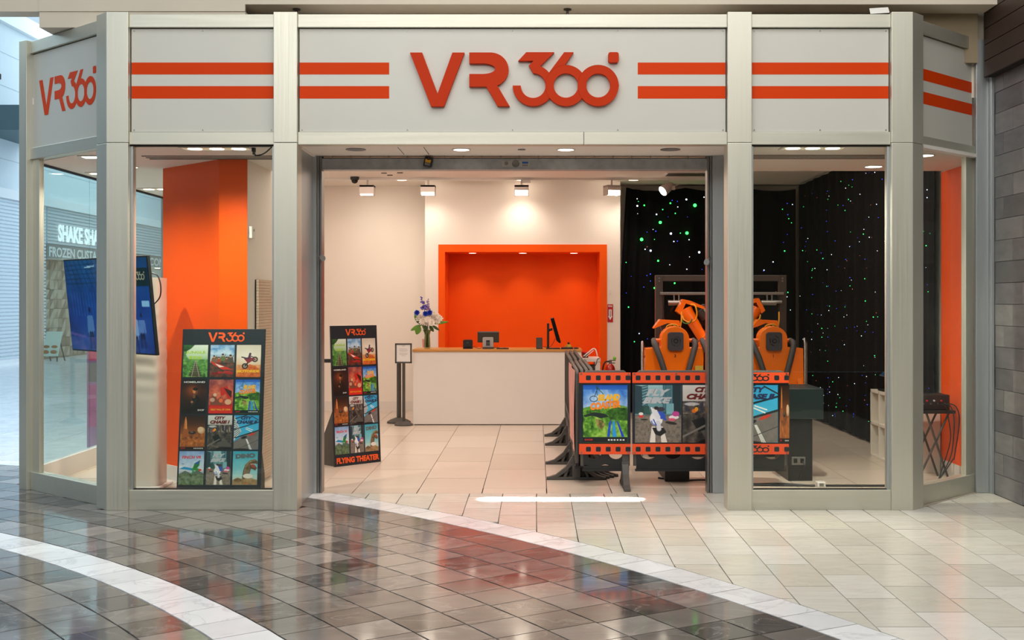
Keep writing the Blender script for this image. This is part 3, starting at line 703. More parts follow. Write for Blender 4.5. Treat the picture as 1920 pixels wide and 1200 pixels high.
def p_island(w, h):
    A = Art(w, h, '#4E8A2E').grad(['#1550B4', '#3F86DC', '#B9D6F0', '#E4EEF2'], 0, .42); A.noise(['#1E5CC0', '#7FB0EA', '#FFFFFF'], .08, .42, 4, 41, .55)
    A.poly([(0, .4), (.15, .37), (.35, .42), (.6, .37), (.8, .34), (1, .38), (1, 1), (0, 1)], '#5E9A32')
    A.noise(['#1E4A12', '#4F8A28', '#8CC044', '#B9DA6A'], .38, .9, 9, 42, .9, A.inside([(0, .42), (.3, .43), (.6, .38), (1, .37), (1, 1), (0, 1)]))
    A.poly([(.0, .53), (.25, .47), (.5, .5), (.58, .55), (.4, .58), (.2, .53), (.05, .56)], '#1E2C2A'); A.noise(['#8A6A44', '#B0905E', '#4A3A22'], .58, .78, 9, 43, .8, A.inside([(.28, .58), (.45, .62), (.5, .7), (.4, .78), (.3, .7)]))
    A.noise(['#0F2E0C', '#2C5E1A', '#4E8A2A'], .36, .62, 12, 44, .9, A.inside([(.55, .45), (.7, .38), (1, .4), (1, .62), (.6, .6)]))
    A.poly([(.58, .66), (.64, .6), (.60, .9), (.54, .9)], '#1E50C8'); A.poly([(.66, .66), (.70, .6), (.76, .9), (.66, .9)], '#2E9AE0'); A.poly([(.75, .62), (.79, .64), (.93, .9), (.87, .9)], '#1A3FD0')
    for k in range(8): t = k/8*6.28; A.line(.24+.09*math.cos(t), .24+.05*math.sin(t), .24+.09*math.cos(t+.8), .24+.05*math.sin(t+.8), .007, '#1E3A44')
    A.line(.26, .2, .34, .02, .008, '#1E3A44'); A.line(.32, .18, .3, .0, .006, '#274A30'); A.line(.3, .03, .46, .16, .008, '#2A5A30')
    A.poly([(0, .905), (1, .905), (1, 1), (0, 1)], '#10181E')
    for k in range(6): A.poly([(.56+k*.066, .94), (.60+k*.066, .94), (.60+k*.066, .965), (.56+k*.066, .965)], '#D8DCE0')
    return A, [('ISLAND', .58, .215, .50, .115, INK_Y, .07, .2, .03), ('COASTER', .50, .35, .68, .13, mat('amber_ink', '#F58A1E', .5), .07, .2, .10), ('DOF', .13, .95, .18, .03, INK_RED, .02, 0)]
def p_desert(w, h):
    A = Art(w, h, '#5A3018').grad(['#241610', '#4A2A1A', '#8A4A24', '#B8642E', '#5A2A14']); A.noise(['#3A1C0E', '#9A5A2C', '#D88A4A'], .5, .92, 8, 51, .6)
    A.poly([(.10, .62), (.15, .2), (.2, .03), (.25, .2), (.3, .62)], '#B86A34'); A.poly([(.2, .03), (.25, .2), (.26, .6), (.2, .6)], '#E0904A'); A.poly([(.06, .62), (.13, .4), (.3, .4), (.36, .62)], '#9A5428')
    A.ell(.84, .44, .15, .1, '#C89A74'); A.ell(.81, .42, .12, .08, '#E2BC96'); A.ell(.48, .51, .15, .05, '#2E2622'); A.ell(.46, .49, .07, .03, '#6A5A50')
    A.noise(['#8A4018', '#E08A3A'], .72, .92, 11, 52, .6); A.poly([(0, .93), (1, .93), (1, 1), (0, 1)], '#14100E')
    for k in range(6): A.poly([(.56+k*.066, .955), (.60+k*.066, .955), (.60+k*.066, .975), (.56+k*.066, .975)], '#D8DCE0')
    return A, [('DOF', .13, .962, .18, .03, INK_RED, .02, 0)]
def p_chase1(w, h):
    A = Art(w, h, '#CFCAC6').grad(['#D9D6D3', '#C6C1BC', '#8A8078', '#4A4440', '#262527'])
    A.noise(['#1A1A1C', '#4E4640', '#8E7E70', '#C8BEB4'], .28, 1, 9, 61, .85); A.noise(['#0E0F12', '#3A3734', '#6A5E54'], .5, 1, 8, 62, .75)
    for k in range(9): xx = .05+k*.11; hh = .06+.08*((k*37) % 5)/5; A.poly([(xx, .3), (xx+.07, .3), (xx+.07, .3+hh+.1), (xx, .3+hh+.1)], ['#3A3A48', '#5A5048', '#2A2A34'][k % 3])
    A.ell(.25, .45, .05, .035, '#E8741E'); A.ell(.3, .42, .04, .04, '#F0A02A'); A.poly([(.2, .62), (.45, .55), (.6, .75), (.35, .82)], '#1C1E22'); A.poly([(.4, .8), (.7, .72), (1, .85), (1, .92), (.5, .92)], '#55534F')
    A.line(.0, .9, .5, .7, .02, '#7A7670'); A.ell(.2, .33, .16, .03, '#D8D8D8', .8); A.ell(.75, 1.0, .42, .07, '#0C0D10')
    return A, [('CITY', .5, .08, .46, .095, INK_R, .07, .25), ('CHASE I', .5, .20, .82, .10, INK_R, .07, .25)]
def p_chase2(w, h):
    A = Art(w, h, '#2FA6D8').grad(['#2E9AD0', '#3FB4E4', '#4AB8E0'], 0, .6)
    A.poly([(0, .0), (.12, .2), (.3, .48), (0, .75)], '#D4DADC')
    for k in range(9): A.line(0, .14+k*.065, .05+.027*k, .17+k*.04, .012, '#2A3238')
    A.poly([(0, .78), (.35, .6), (1, .45), (1, 1), (0, 1)], '#77706E'); A.noise(['#5A5452', '#8A8280'], .5, 1, 8, 71, .4, A.inside([(0, .78), (.35, .6), (1, .45), (1, 1), (0, 1)]))
    A.line(.0, .42, 1, .2, .02, '#1E2E38'); A.line(.05, .66, 1, .44, .022, '#1C262C'); A.line(.7, .02, 1, .15, .015, '#26323A'); A.line(.05, .1, .5, .0, .02, '#26323A')
    A.line(.5, .36, .76, .43, .014, '#F0F4F4'); A.line(.48, .40, .72, .48, .014, '#F0F4F4')
    A.ell(.72, .56, .14, .028, '#D03A28', 1, -.35); A.ell(.42, .65, .12, .035, '#1C1E22', 1, -.3)
    for k in range(3): A.line(.5+k*.02, .7, .66+k*.035, 1, .01, '#F2F2F0')
    A.line(.2, .98, 1, .72, .008, '#3A3A3C'); A.ell(.3, 1.02, .4, .05, '#14181A')
    return A, [('CITY', .5, .08, .46, .095, INK_NAVY, .07, .25), ('CHASE II', .52, .2, .84, .10, INK_NAVY, .07, .25)]
def p_finch(w, h):
    A = Art(w, h, '#A8C0DC').grad(['#5E86C4', '#A9C4E4', '#D8E2EC', '#8A98A8', '#4A5A44']); A.noise(['#7FA4D4', '#E8EEF4'], 0, .5, 5, 81, .4)
    A.poly([(0, .68), (.25, .58), (.5, .66), (.75, .56), (1, .66), (1, 1), (0, 1)], '#5A6A62'); A.noise(['#2E3E28', '#5E7A48', '#8A9A84'], .68, 1, 9, 82, .7)
    A.poly([(.0, .53), (.2, .46), (.5, .5), (.7, .54), (.55, .58), (.3, .55)], '#1E8AC0'); A.poly([(.55, .52), (.62, .36), (.85, .26), (.82, .42), (.7, .54)], '#2A7A3A'); A.poly([(.62, .36), (.85, .26), (.75, .4)], '#1A5AA8')
    A.ell(.68, .54, .18, .04, '#2E8A44', 1, .1); A.ell(.85, .56, .06, .035, '#C83A2A'); A.poly([(.55, .56), (.5, .68), (.64, .6)], '#2A9A5A'); A.ell(.15, .38, .05, .01, '#4A5A6A')
    return A, [('FINCH VR', .5, .18, .78, .09, INK_RED, .03, .1)]
def p_bike(w, h):
    A = Art(w, h, '#7FB0B8').grad(['#9CC4CC', '#6FA0A8', '#5A8A90'], 0, .52)
    A.poly([(0, 0), (.14, .02), (.2, .5), (0, .5)], '#28414C'); A.poly([(.14, .02), (.28, 0), (.28, .36), (.18, .42)], '#3E6672'); A.poly([(.6, 0), (.82, 0), (.82, .5), (.6, .5)], '#2E5866'); A.poly([(.82, 0), (1, 0), (1, .52), (.82, .52)], '#22343C'); A.poly([(.68, .32), (.84, .32), (.84, .5), (.68, .5)], '#7EB4BE')
    for k in range(7): A.line(.16, .05+k*.05, .27, .03+k*.045, .006, '#8EC0C8')
    for k in range(6): A.line(.63+k*.033, .0, .63+k*.033, .46, .005, '#6AA0AC')
    A.noise(['#1C3A34', '#2E524A'], .36, .52, 9, 91, .8, A.inside([(0, .5), (.15, .36), (.3, .36), (.35, .52)]))
    A.poly([(0, .52), (1, .52), (1, 1), (0, 1)], '#6E665E'); A.noise(['#57504A', '#877C70', '#9A8E80'], .54, 1, 26, 92, .7)
    A.poly([(.36, .72), (.44, .72), (.44, 1), (.32, 1)], '#E8E0D6'); A.poly([(.54, .72), (.6, .72), (.7, 1), (.57, 1)], '#E8E0D6')
    A.ell(.13, .54, .05, .03, '#D83A3A'); A.ell(.13, .5, .05, .025, '#E8E4E0'); A.ell(.2, .6, .08, .015, '#2E2A28')
    A.ell(.84, .56, .11, .035, '#EFE6EA'); A.ell(.88, .5, .08, .045, '#C8489A'); A.ell(.8, .6, .08, .025, '#E05A7A'); A.ell(.78, .66, .13, .025, '#2A2626', 1, .15)
    A.ell(.46, .58, .14, .12, '#EDEDF0', 1, .4); A.ell(.54, .52, .13, .065, '#2F56C0', 1, .35); A.ell(.42, .66, .08, .03, '#3A5EC8', 1, .5); A.ell(.48, .63, .11, .06, '#F2F2F4'); A.ell(.42, .43, .09, .035, '#5A4A48'); A.ell(.56, .42, .08, .04, '#3E3A44'); A.line(.36, .4, .4, .5, .02, '#E8E8EC')
    A.poly([(.37, .74), (.62, .74), (.68, .82), (.55, .89), (.44, .86)], '#1E1E20'); A.line(.42, .44, .5, .56, .05, '#E4E4EA'); A.line(.56, .5, .66, .6, .022, '#2F56C0'); A.line(.5, .66, .52, .76, .05, '#D8D8E0'); A.line(.4, .6, .46, .7, .012, '#2F56C0'); A.ell(.46, .40, .05, .03, '#2A2228')
    return A, [('FLY', .5, .13, .54, .12, INK_CH, .07, .35), ('BIKE', .48, .265, .64, .11, INK_CH, .07, .35)]
def p_dino(w, h):
    A = Art(w, h, '#4FB4C8').grad(['#2E9AB8', '#6AC0CE', '#A8D4D4', '#C8D0C4']); A.noise(['#3AA4BE', '#7CC8D4'], 0, .7, 4, 101, .3)
    A.poly([(.36, .95), (.42, .6), (.5, .4), (.68, .27), (.9, .23), (1, .3), (.99, .38), (.84, .37), (.98, .5), (.92, .58), (.74, .52), (.68, .7), (.74, .95)], '#5E4A34')
    A.poly([(.68, .37), (.84, .37), (.95, .5), (.78, .48)], '#A84A3A'); A.poly([(.5, .4), (.68, .27), (.9, .23), (.96, .27), (.7, .33), (.56, .46), (.46, .7)], '#8C7452')
    for k in range(5): A.poly([(.72+k*.045, .37), (.745+k*.045, .37), (.735+k*.045, .41)], '#F0EAD8')
    A.ell(.72, .31, .02, .014, '#E8C83A'); A.noise(['#4A3A28', '#8A7050', '#B09A74'], .4, .95, 14, 102, .45, A.inside([(.36, .95), (.42, .6), (.5, .4), (.7, .3), (.68, .7), (.74, .95)]))
    A.poly([(0, .86), (.2, .78), (.45, .84), (.7, .78), (1, .86), (1, 1), (0, 1)], '#A88A64'); A.ell(.22, .86, .16, .05, '#6A5238'); A.ell(.62, .74, .2, .07, '#E6E2D8'); A.ell(.55, .95, .1, .03, '#C8742A'); A.noise(['#5A4630', '#C8A878'], .84, 1, 10, 103, .5)
    return A, [('DINO', .5, .14, .8, .14, mat('grey_stone_ink', '#5E6A6E', .5), .08, .0, .06)]
PAINT = [p_jungle, p_race, p_moto, p_home, p_wall, p_island, p_desert, p_chase1, p_chase2, p_finch, p_bike, p_dino]
class Frame:
    def __init__(s, O, ux, uy): s.O, s.ux, s.uy = Vector(O), Vector(ux).normalized(), Vector(uy).normalized(); s.n = s.ux.cross(s.uy).normalized()
    def p(s, u, v, w_=0.): return s.O+s.ux*u+s.uy*v+s.n*w_
    def mtx(s, u, v, W, Hh, w_=0.):
        o = s.p(u, v, w_); return Matrix(((s.ux.x*W, s.uy.x*Hh, s.n.x, o.x), (s.ux.y*W, s.uy.y*Hh, s.n.y, o.y), (s.ux.z*W, s.uy.z*Hh, s.n.z, o.z), (0, 0, 0, 1)))
    def quad(s, mb, u0, u1, v0, v1, d, w_=0., m=0): return mb.obox(s.p(u0, v0, w_), s.ux*(u1-u0), s.uy*(v1-v0), s.n*d, m)
def art_obj(name, me, fr, u, v, W, Hh, w_, parent, m=PRINT):
    o = bpy.data.objects.new(name, me); COL.objects.link(o); ALL.append(o)
    if not me.materials: me.materials.append(m)
    M_ = wm(parent).inverted() @ fr.mtx(u, v, W, Hh, w_); o.parent = parent; o.matrix_local = M_; WM[o.name] = wm(parent) @ M_
    return o
def letter_art(words, fr, u, v, W, Hh, w_, parent):
    """the lettering of a print, one flat mesh"""
    if not words: return
    for t in words:
        s, x, y, wd, ht, ink, bold, sh = t[:8]; rot = t[8] if len(t) > 8 else 0
        ux = fr.ux*math.cos(rot)+fr.uy*math.sin(rot); uy = -fr.ux*math.sin(rot)+fr.uy*math.cos(rot)
        MB().text(s, fr.p(u+x*W, v+(1-y)*Hh, w_), ux, uy, 1, width=wd*W, height=ht*Hh, bold=bold, shear=sh).build('lettering', ink, parent)
# the shop's own logo, as outlines on a 1750 x 454 field
def _ell(cx, cy, rx, ry, a0, a1, n): return [(cx+rx*math.cos(math.radians(a0+(a1-a0)*i/n)), cy+ry*math.sin(math.radians(a0+(a1-a0)*i/n))) for i in range(n+1)]
LG = {}
LG['V'] = [[(80, 80), (183, 80), (312, 425), (436, 80), (538, 80), (366, 532), (257, 532)]]
LG['R'] = [[(578, 80), (755, 80)]+_ell(755, 223, 152, 143, -85, 68, 16)+[(916, 530), (815, 530), (720, 366), (578, 366), (578, 260), (690, 260)]+_ell(690, 216, 105, 44, 85, -85, 12)+[(690, 172), (578, 172)]]
LG['3'] = [[(1055, 78), (1290, 78), (1172, 195)]+_ell(1113, 357, 172, 172, -65, 180, 30)+_ell(1113, 357, 104, 104, 180, -90, 28)+[(1076, 190), (1116, 150), (988, 150)]]
LG['6'] = [[(1372, 78), (1452, 78), (1378, 187), (1300, 250), (1262, 300), (1232, 300), (1248, 245)], ('ring', 1387, 357, 172, 104)]
LG['0'] = [('ring', 1657, 357, 172, 102)]
LG['o'] = [_ell(1760, 96, 18, 18, 180, 270, 5)+_ell(1812, 96, 18, 18, 270, 360, 5)+_ell(1812, 146, 18, 18, 0, 90, 5)+_ell(1760, 146, 18, 18, 90, 180, 5)]
def logo(mb, fr, u, v, W, w_, d, keys='VR360o', Hh=None, m=0):
    """logo centred at u,v, W wide"""
    sx = W/1750; sy = (Hh/454) if Hh else sx
    for k in keys:
        e = d*(1+.02*'VR360o'.index(k))
        for pl in LG[k]:
            if pl[0] == 'ring': mb.ring(0, 0, pl[3], pl[4], fr.p(u+(pl[1]-955)*sx, v-(pl[2]-305)*sy, w_), fr.ux*sx, fr.uy*sy, e*1.01, 40, m)
            else: mb.prism([((x-955)*sx, -(y-305)*sy) for x, y in pl], fr.p(u, v, w_), fr.ux, fr.uy, e, m)
    return mb
# ---------------------------------------------------------------- signs on the fascia
fr = Frame((0, Y0+.06, 0), (1, 0, 0), (0, 0, 1))
lc = ((fx(768)+fx(1160.5))/2, (z(96.5)+z(199.5))/2)
sg = thing('logo_sign', 'big raised orange VR360 letters in the middle of the white fascia', 'sign', (lc[0], Y0+.06, lc[1]))
for k in 'VR360o':
    logo(MB(), fr, lc[0], lc[1], fx(1160.5)-fx(768), 0.0, .045, k).build('letter' if k != 'o' else 'degree_mark', LOGO_O, sg, bev=.002)
A, u, L, nrm = cl
ux = -u; frc = Frame(A+u*L-nrm*.05, ux, (0, 0, 1))
def cpx(px):            # distance along the angled end wall at which it shows at this pixel
    lo, hi = 0, L
    for _ in range(40):
        md = (lo+hi)/2; q = frc.p(md, 0)
        if CX+q.x/q.y*F < px: lo = md
        else: hi = md
    return lo
ua, ub = cpx(74), cpx(180.5); um = (ua+ub)/2; qa, qb = frc.p(ua, 0), frc.p(ub, 0)
zt = Z(123, qb.y); zb = Z(216, frc.p(cpx(84), 0).y)
sg2 = thing('logo_sign', 'flat orange VR360 lettering on the angled fascia panel above the screen', 'sign', tuple(frc.p(um, (zt+zb)/2)))
for k in 'VR360o': logo(MB(), frc, um, (zt+zb)/2, ub-ua, .0004, .003, k, Hh=zt-zb).build('letter' if k != 'o' else 'degree_mark', VINYL, sg2)

# ---------------------------------------------------------------- film poster boards
CELL_U = [(.02, .315), (.345, .635), (.66, .955)]; CELL_V = [(.715, .905), (.50, .70), (.29, .49), (.085, .28)]
POSTERS = []
for i, f_ in enumerate(PAINT): A_, words_ = f_(84, 118); POSTERS.append((A_.mesh('poster'), words_))
def poster_board(label, BL, BR, top, bottom_text, back):
    BL, BR, top = Vector(BL), Vector(BR), Vector(top); W = (BR-BL).length; fr = Frame(BL, BR-BL, top-BL); Hh = (top-BL).length
    t = thing('poster_board', label, 'sign board', tuple((BL+BR)/2))
    fr.quad(MB(), 0, W, 0, Hh, .02, -.02).build('board', BANNER_D, t, bev=.002)
    mb = MB(); logo(mb, fr, W*.53, Hh*.952, W*.44, .0006, .001); mb.build('logo', INK_O, t)
    if bottom_text:
        MB().text('FLYING THEATER', fr.p(W*.5, Hh*.04, .0006), fr.ux, fr.uy, 1, width=W*.92, height=Hh*.042, bold=.05).build('lettering', INK_O, t)
    for r_ in range(4):
        for c in range(3):
            me, words = POSTERS[r_*3+c]; u0, u1 = CELL_U[c][0]*W, CELL_U[c][1]*W; v0, v1 = CELL_V[r_][0]*Hh, CELL_V[r_][1]*Hh
            po = art_obj('poster', me, fr, u0, v0, u1-u0, v1-v0, .0008, t)
            letter_art(words, fr, u0, v0, u1-u0, v1-v0, .001, po)
    # easel back: two fins
    dn = -fr.n; dn = Vector((dn.x, dn.y, 0)).normalized()
    for uu in (.02, W-.05):
        a = fr.p(uu, 0, -.02)
        MB().prism([(0, 0), (back, 0), (back*.9, Hh*.05), (.04, Hh*.42), (0, Hh*.42)], (0, 0, 0), (1, 0, 0), (0, 1, 0), .012)
        mb = MB(); tp = fr.p(uu, Hh*.42, -.02); foot = a+dn*back; foot.z = 0; a2 = a.copy(); a2.z = 0
        q = [a2, foot, foot+Vector((0, 0, Hh*.12)), tp]; sh = fr.ux*.015
        mb.add(q+[v+sh for v in q], [(0, 1, 2, 3), (7, 6, 5, 4), (0, 4, 5, 1), (1, 5, 6, 2), (2, 6, 7, 3), (3, 7, 4, 0)]).build('easel_fin', GREYB, t)
    return t
poster_board('tall dark board of twelve film posters leaning behind the shop window', (X(330, 10.3), 10.3, 0), (X(488, 10.3), 10.3, 0), (X(330, 10.3), 10.5, Z(617, 10.5)), True, .3)
poster_board('tall film poster board turned sideways inside the open entrance', (-2.108, 12.3, 0), (-1.68, 12.72, 0), (-2.108-.056, 12.3+.057, 1.48), True, .30)

# ---------------------------------------------------------------- screen on its fabric covered pillar
TL, TR = P(118, 487, 11.2), P(275, 476, 10.12); BL = P(135, 657, 11.27)
uy = (TL-BL); ux = TR-TL; ux.z = 0; ux.normalize(); uy = uy-ux*uy.dot(ux); Ht = uy.length; Wt = (TR-TL).length
fs_ = Frame(TL-uy, ux, uy)
tv = thing('display_screen', 'large tilted video screen glowing blue behind the angled window', 'screen', tuple(fs_.p(Wt/2, Ht/2, -.05)))
fs_.quad(MB(), 0, Wt, 0, Ht, .03, -.032).build('casing', BLACK, tv, bev=.004)
fs_.quad(MB(), Wt*.3, Wt*.7, Ht*.25, Ht*.75, .05, -.082).build('rear_housing', BLACK, tv, bev=.01)
A_ = Art(170, 100, '#123C86').grad(['#14527E', '#0E3E86', '#0C2C86', '#0E2468'])
A_.noise(['#061C4A', '#1450A0', '#2E7CC8'], 0, 1, 5, 201, .35)
for k in range(9): A_.line(.02+k*.055, .0, .1+k*.06, .3, .004, '#0C2C50', .7)
for k in range(5): A_.line(0, .06+k*.05, .6, .03+k*.055, .004, '#0C2C50', .6)
for k in range(14): A_.line(.06+k*.035, .36, .07+k*.035, .62, .004, '#2E66C0', .5)
A_.poly([(.26, .075), (.38, .06), (.38, .075), (.26, .09)], '#A8D4F0')
for x, y, c, s_ in ((.27, .55, '#4E7AB8', 1), (.42, .5, '#0E1E66', 1.15), (.53, .57, '#123A8A', .9), (.80, .58, '#7FA4D8', 1), (.88, .6, '#5A7FC0', .8), (.62, .55, '#1A2A60', 1)):
    A_.ell(x, y, .015*s_, .032*s_, '#12204A'); A_.poly([(x-.026*s_, y+.06*s_), (x+.026*s_, y+.06*s_), (x+.03*s_, y+.28*s_), (x-.03*s_, y+.28*s_)], c); A_.line(x-.028, y+.08*s_, x-.036, y+.24*s_, .008, c); A_.line(x+.028, y+.08*s_, x+.036, y+.22*s_, .008, c); A_.line(x-.012, y+.26*s_, x-.02, y+.42*s_, .013, '#0C1A4A'); A_.line(x+.012, y+.26*s_, x+.025, y+.42*s_, .013, '#0C1A4A')
A_.poly([(0, .8), (.2, .84), (.2, .87), (0, .83)], '#8A5AB0', .5); A_.noise(['#102060', '#2A4CA8', '#C070B8'], .85, 1, 10, 203, .4)
A_.poly([(.74, .11), (1, .11), (1, .30), (.74, .30)], '#0C2A30'); A_.poly([(.9, .45), (.985, .45), (.985, .51), (.9, .51)], '#8FC4EC')
sc_o = art_obj('picture', A_.mesh('picture'), fs_, .012, .014, Wt-.024, Ht-.028, .0004, tv, SCREEN)  # the lit picture
mb = MB(); logo(mb, fs_, Wt*.86, Ht*.80, Wt*.19, .0012, .0006, Hh=Ht*.085); mb.build('logo', mat('dim_screen_letter', '#8A8A78', .5, emit=.5), tv)
mb = MB(); q = [fs_.p(Wt*.97, Ht*.78, -.04)]; mb.tube([fs_.p(Wt*.95, Ht*.82, -.05), fs_.p(Wt*1.02, Ht*.80, -.06), fs_.p(Wt*1.05, Ht*.70, -.06), fs_.p(Wt*1.03, Ht*.58, -.06), fs_.p(Wt*.96, Ht*.5, -.05)], .006, 6).build('cable', BLACK, tv)
px0, px1 = X(247, 10.85), X(297, 10.85)
pl = thing('screen_pillar', 'white fabric covered pillar holding up the tilted video screen', 'pillar', ((px0+px1)/2-.07, 11.0, 0))
def fab(u, v):
    a = u*2*math.pi; zz = .03+v*1.93
    wr_ = .008*math.sin(zz*46+2.5*math.sin(a*1.5))*max(0, min(1, (zz-.75)/.4)) if zz < 1.7 else .004*math.sin(zz*30)
    hw, hd = (px1-px0)/2+.07, .16; e = .35
    cx_, sy_ = math.cos(a), math.sin(a); x = hw*abs(cx_)**e*(1 if cx_ > 0 else -1); y = hd*abs(sy_)**e*(1 if sy_ > 0 else -1)
    return ((px0+px1)/2-.07+x*(1+wr_/hw*.2), 11.0+y*(1+wr_*3.2), zz)
FAB = mat('white_stretch_fabric', '#DDD0C4', .75, 0, .03, 4.)
mb = MB(); mb.grid(fab, 40, 90); b0 = len(mb.v); mb.add([fab(i/40, 1) for i in range(40)], [tuple(range(40))]); mb.build('fabric_cover', FAB, pl, smooth=60)
MB().box(px0-.17, px1+.03, 10.80, 11.2, .0, .03).build('base_plate', WHITE_LAM, pl, bev=.01)
MB().obox(fs_.p(Wt*.42, Ht*.42, -.09), fs_.ux*.12, fs_.uy*.12, (pl.location-fs_.p(Wt*.42, Ht*.42, 0))*Vector((1, 1, 0))*.7).build('bracket', BLACK, pl)
# ---------------------------------------------------------------- starry curtains
def curtain(name, label, a, b, ztop_fn, folds, amp, gather=None):
    a, b = Vector((*a, 0)), Vector((*b, 0)); u_ = (b-a); L_ = u_.length; u_.normalize(); n_ = Vector((u_.y, -u_.x, 0))
    t = thing(name, label, 'curtain', tuple(a+u_*L_/2))
    N_ = int(L_*40)
    def fn(s, v):
        zt_ = ztop_fn(s); zz = .03+(zt_-.03)*v
        q = s*L_; sway = 0
        if gather: g = max(0, 1-q/gather); am = amp*(1+2.2*g); ph = q*folds*(1+1.4*g); sway = -.14*g*math.sin((1-v)*1.5)
        else: am = amp; ph = q*folds
        off = am*(math.sin(ph*6.28)+.5*math.sin(ph*6.28*.43+1.3))*(1-.3*v)
        p = a+u_*(q+sway)+n_*off; return (p.x, p.y, zz)
    mb = MB(); mb.grid(fn, N_, 10); o = mb.build('cloth', CURT, t, smooth=180)
    so = o.modifiers.new('thickness', 'SOLIDIFY'); so.thickness = .006
    return t, fn, n_
def stars(t, fn, nrm, lst, cname, m, r):
    mb = MB()
    for (s, v, k) in lst:
        p = Vector(fn(s, v)); p = p-nrm*0.0; p = p+(Vector((0, 0, 0)))
        q = p+N_front*.014 if False else p+nrm*.016
        mb.ball(q, r*k, r*k, r*k, 6, 4)
    return tag(mb.build(cname, m, t), kind='stuff')
G_ST = mat('green_led', '#3CFF7A', .5, emit=3.); W_ST = mat('white_led', '#DDE9FF', .5, emit=3.); B_ST = mat('blue_led', '#3C50FF', .5, emit=2.2); R_ST = mat('red_led', '#FF7A6A', .5, emit=1.2); G_BIG = mat('bright_green_led', '#2BFF4C', .5, emit=7.)
c1, f1, n1 = curtain('star_curtain', 'black curtain with tiny coloured lights hanging behind the orange ride', (1.40, 18.25), (4.04, 18.25), lambda s: 3.50-.05*abs(math.sin(s*9)), 3.2, .018, gather=.9)
c2, f2, n2 = curtain('star_curtain', 'long black curtain with tiny coloured lights along the side wall', (4.06, 18.1), (4.06, 11.95), lambda s: 3.52, 2.2, .016)
rnd = random.Random(5)
def rs(n, lo=.03): return [(rnd.uniform(.02, .99), rnd.uniform(lo, .97), rnd.uniform(.6, 1.3)) for _ in range(n)]
for t_, f_, n_, big in ((c1, f1, n1, .8), (c2, f2, n2, .5)):
    k = 1 if t_ is c1 else 2.4
    stars(t_, f_, n_, rs(int(26*k)), 'green_lights', G_ST, .010*big); stars(t_, f_, n_, rs(int(34*k)), 'white_lights', W_ST, .009*big)
    stars(t_, f_, n_, rs(int(34*k)), 'blue_lights', B_ST, .008*big); stars(t_, f_, n_, rs(int(14*k)), 'red_lights', R_ST, .007*big)
mb = MB(); mw = MB()  # spheres drawn oversized to imitate the glare of the brightest lights
for px, py, r_ in ((1303, 385, .034), (1238, 417, .030), (1288, 437, .032), (1203, 449, .033), (1208, 385, .014), (1257, 381, .014), (1234, 489, .018), (1227, 540, .016), (1265, 531, .016)): mb.ball(P(px, py, 18.19), r_*.75, r_*.75, r_*.75, 10, 6)
for px, py, r_ in ((1258, 438, .028), (1220, 470, .026), (1311, 473, .028), (1195, 386, .022), (1287, 374, .022), (1231, 402, .018), (1326, 400, .018)): mw.ball(P(px, py, 18.19), r_*.6, r_*.6, r_*.6, 10, 6)
tag(mb.build('bright_green_lights', G_BIG, c1), kind='stuff'); tag(mw.build('bright_white_lights', W_ST, c1), kind='stuff')
# ---------------------------------------------------------------- crowd barriers
def barrier_parts(t, L_, feet, pan=True):
    """plastic crowd barrier along +x of its own frame, L_ long"""
    b = 'local'
    mb = MB(); mb.tube([(0.02, 0, .2), (.02, 0, 1.05), (.06, 0, 1.075), (L_-.06, 0, 1.075), (L_-.02, 0, 1.05), (L_-.02, 0, .2)], .019, 8); mb.build('frame', GREYB, t, local=True, smooth=50)
    # lower panel with a row of oval cut-outs, built as strips round the holes
    mb = MB(); n_ = max(1, round((L_-.1)/.24)); wd = (L_-.06)/n_
    for i in range(n_):
        x0 = .03+i*wd; c = x0+wd/2; rx, rz = wd*.33, .055; zc = .315
        ang = [2*math.pi*k/16 for k in range(17)]
        def sq(a):
            ca, sa = math.cos(a), math.sin(a); s = max(abs(ca)/(wd/2), abs(sa)/.115); return (c+ca/s, zc+sa/s)
        for k in range(16):
            a, b2 = ang[k], ang[k+1]; p = [sq(a), sq(b2), (c+rx*math.cos(b2), zc+rz*math.sin(b2)), (c+rx*math.cos(a), zc+rz*math.sin(a))]
            mb.prism(p, (0, .016, 0), (1, 0, 0), (0, 0, 1), .032)
    mb.box(.03, L_-.03, -.016, .016, .165, .201).box(.02, L_-.02, -.024, .024, .15, .17)
    mb.build('lower_panel', BLACK, t, local=True)
    for i in range(max(2, int(L_/.17))):
        xx = .06+(L_-.12)*i/(max(2, int(L_/.17))-1); MB().box(xx-.012, xx+.012, -.01, .01, .42, 1.07).build('bar', GREYB, t, local=True)
    for xf in feet:
        mb = MB()
        pr = [(-.29, 0), (.29, 0), (.29, .028), (.2, .05), (.1, .13), (.045, .2), (-.045, .2), (-.1, .13), (-.2, .05), (-.29, .028)]
        # open web: outline ring of the foot plus a post
        inn = [(-.2, .028), (-.06, .028), (-.06, .11), (-.1, .085)]
        mb.prism([(-.29, 0), (.29, 0), (.29, .028), (-.29, .028)], (xf+.03, 0, 0), (0, 1, 0), (0, 0, 1), -.06)
        for s in (1, -1):
            mb.prism([(s*.29, .022), (s*.2, .05), (s*.1, .13), (s*.045, .22), (s*.02, .22), (s*.05, .14), (s*.09, .085), (s*.18, .024)], (xf-.03, 0, 0), (0, 1, 0), (0, 0, 1), .06)
            mb.prism([(s*.13, .02), (s*.10, .02), (s*.065, .12), (s*.085, .13)], (xf-.02, 0, 0), (0, 1, 0), (0, 0, 1), .04)
        mb.box(xf-.035, xf+.035, -.04, .04, .02, .24).box(xf-.028, xf+.028, -.018, .018, .2, .42)
        mb.build('foot', GREYB, t, local=True, bev=.004)
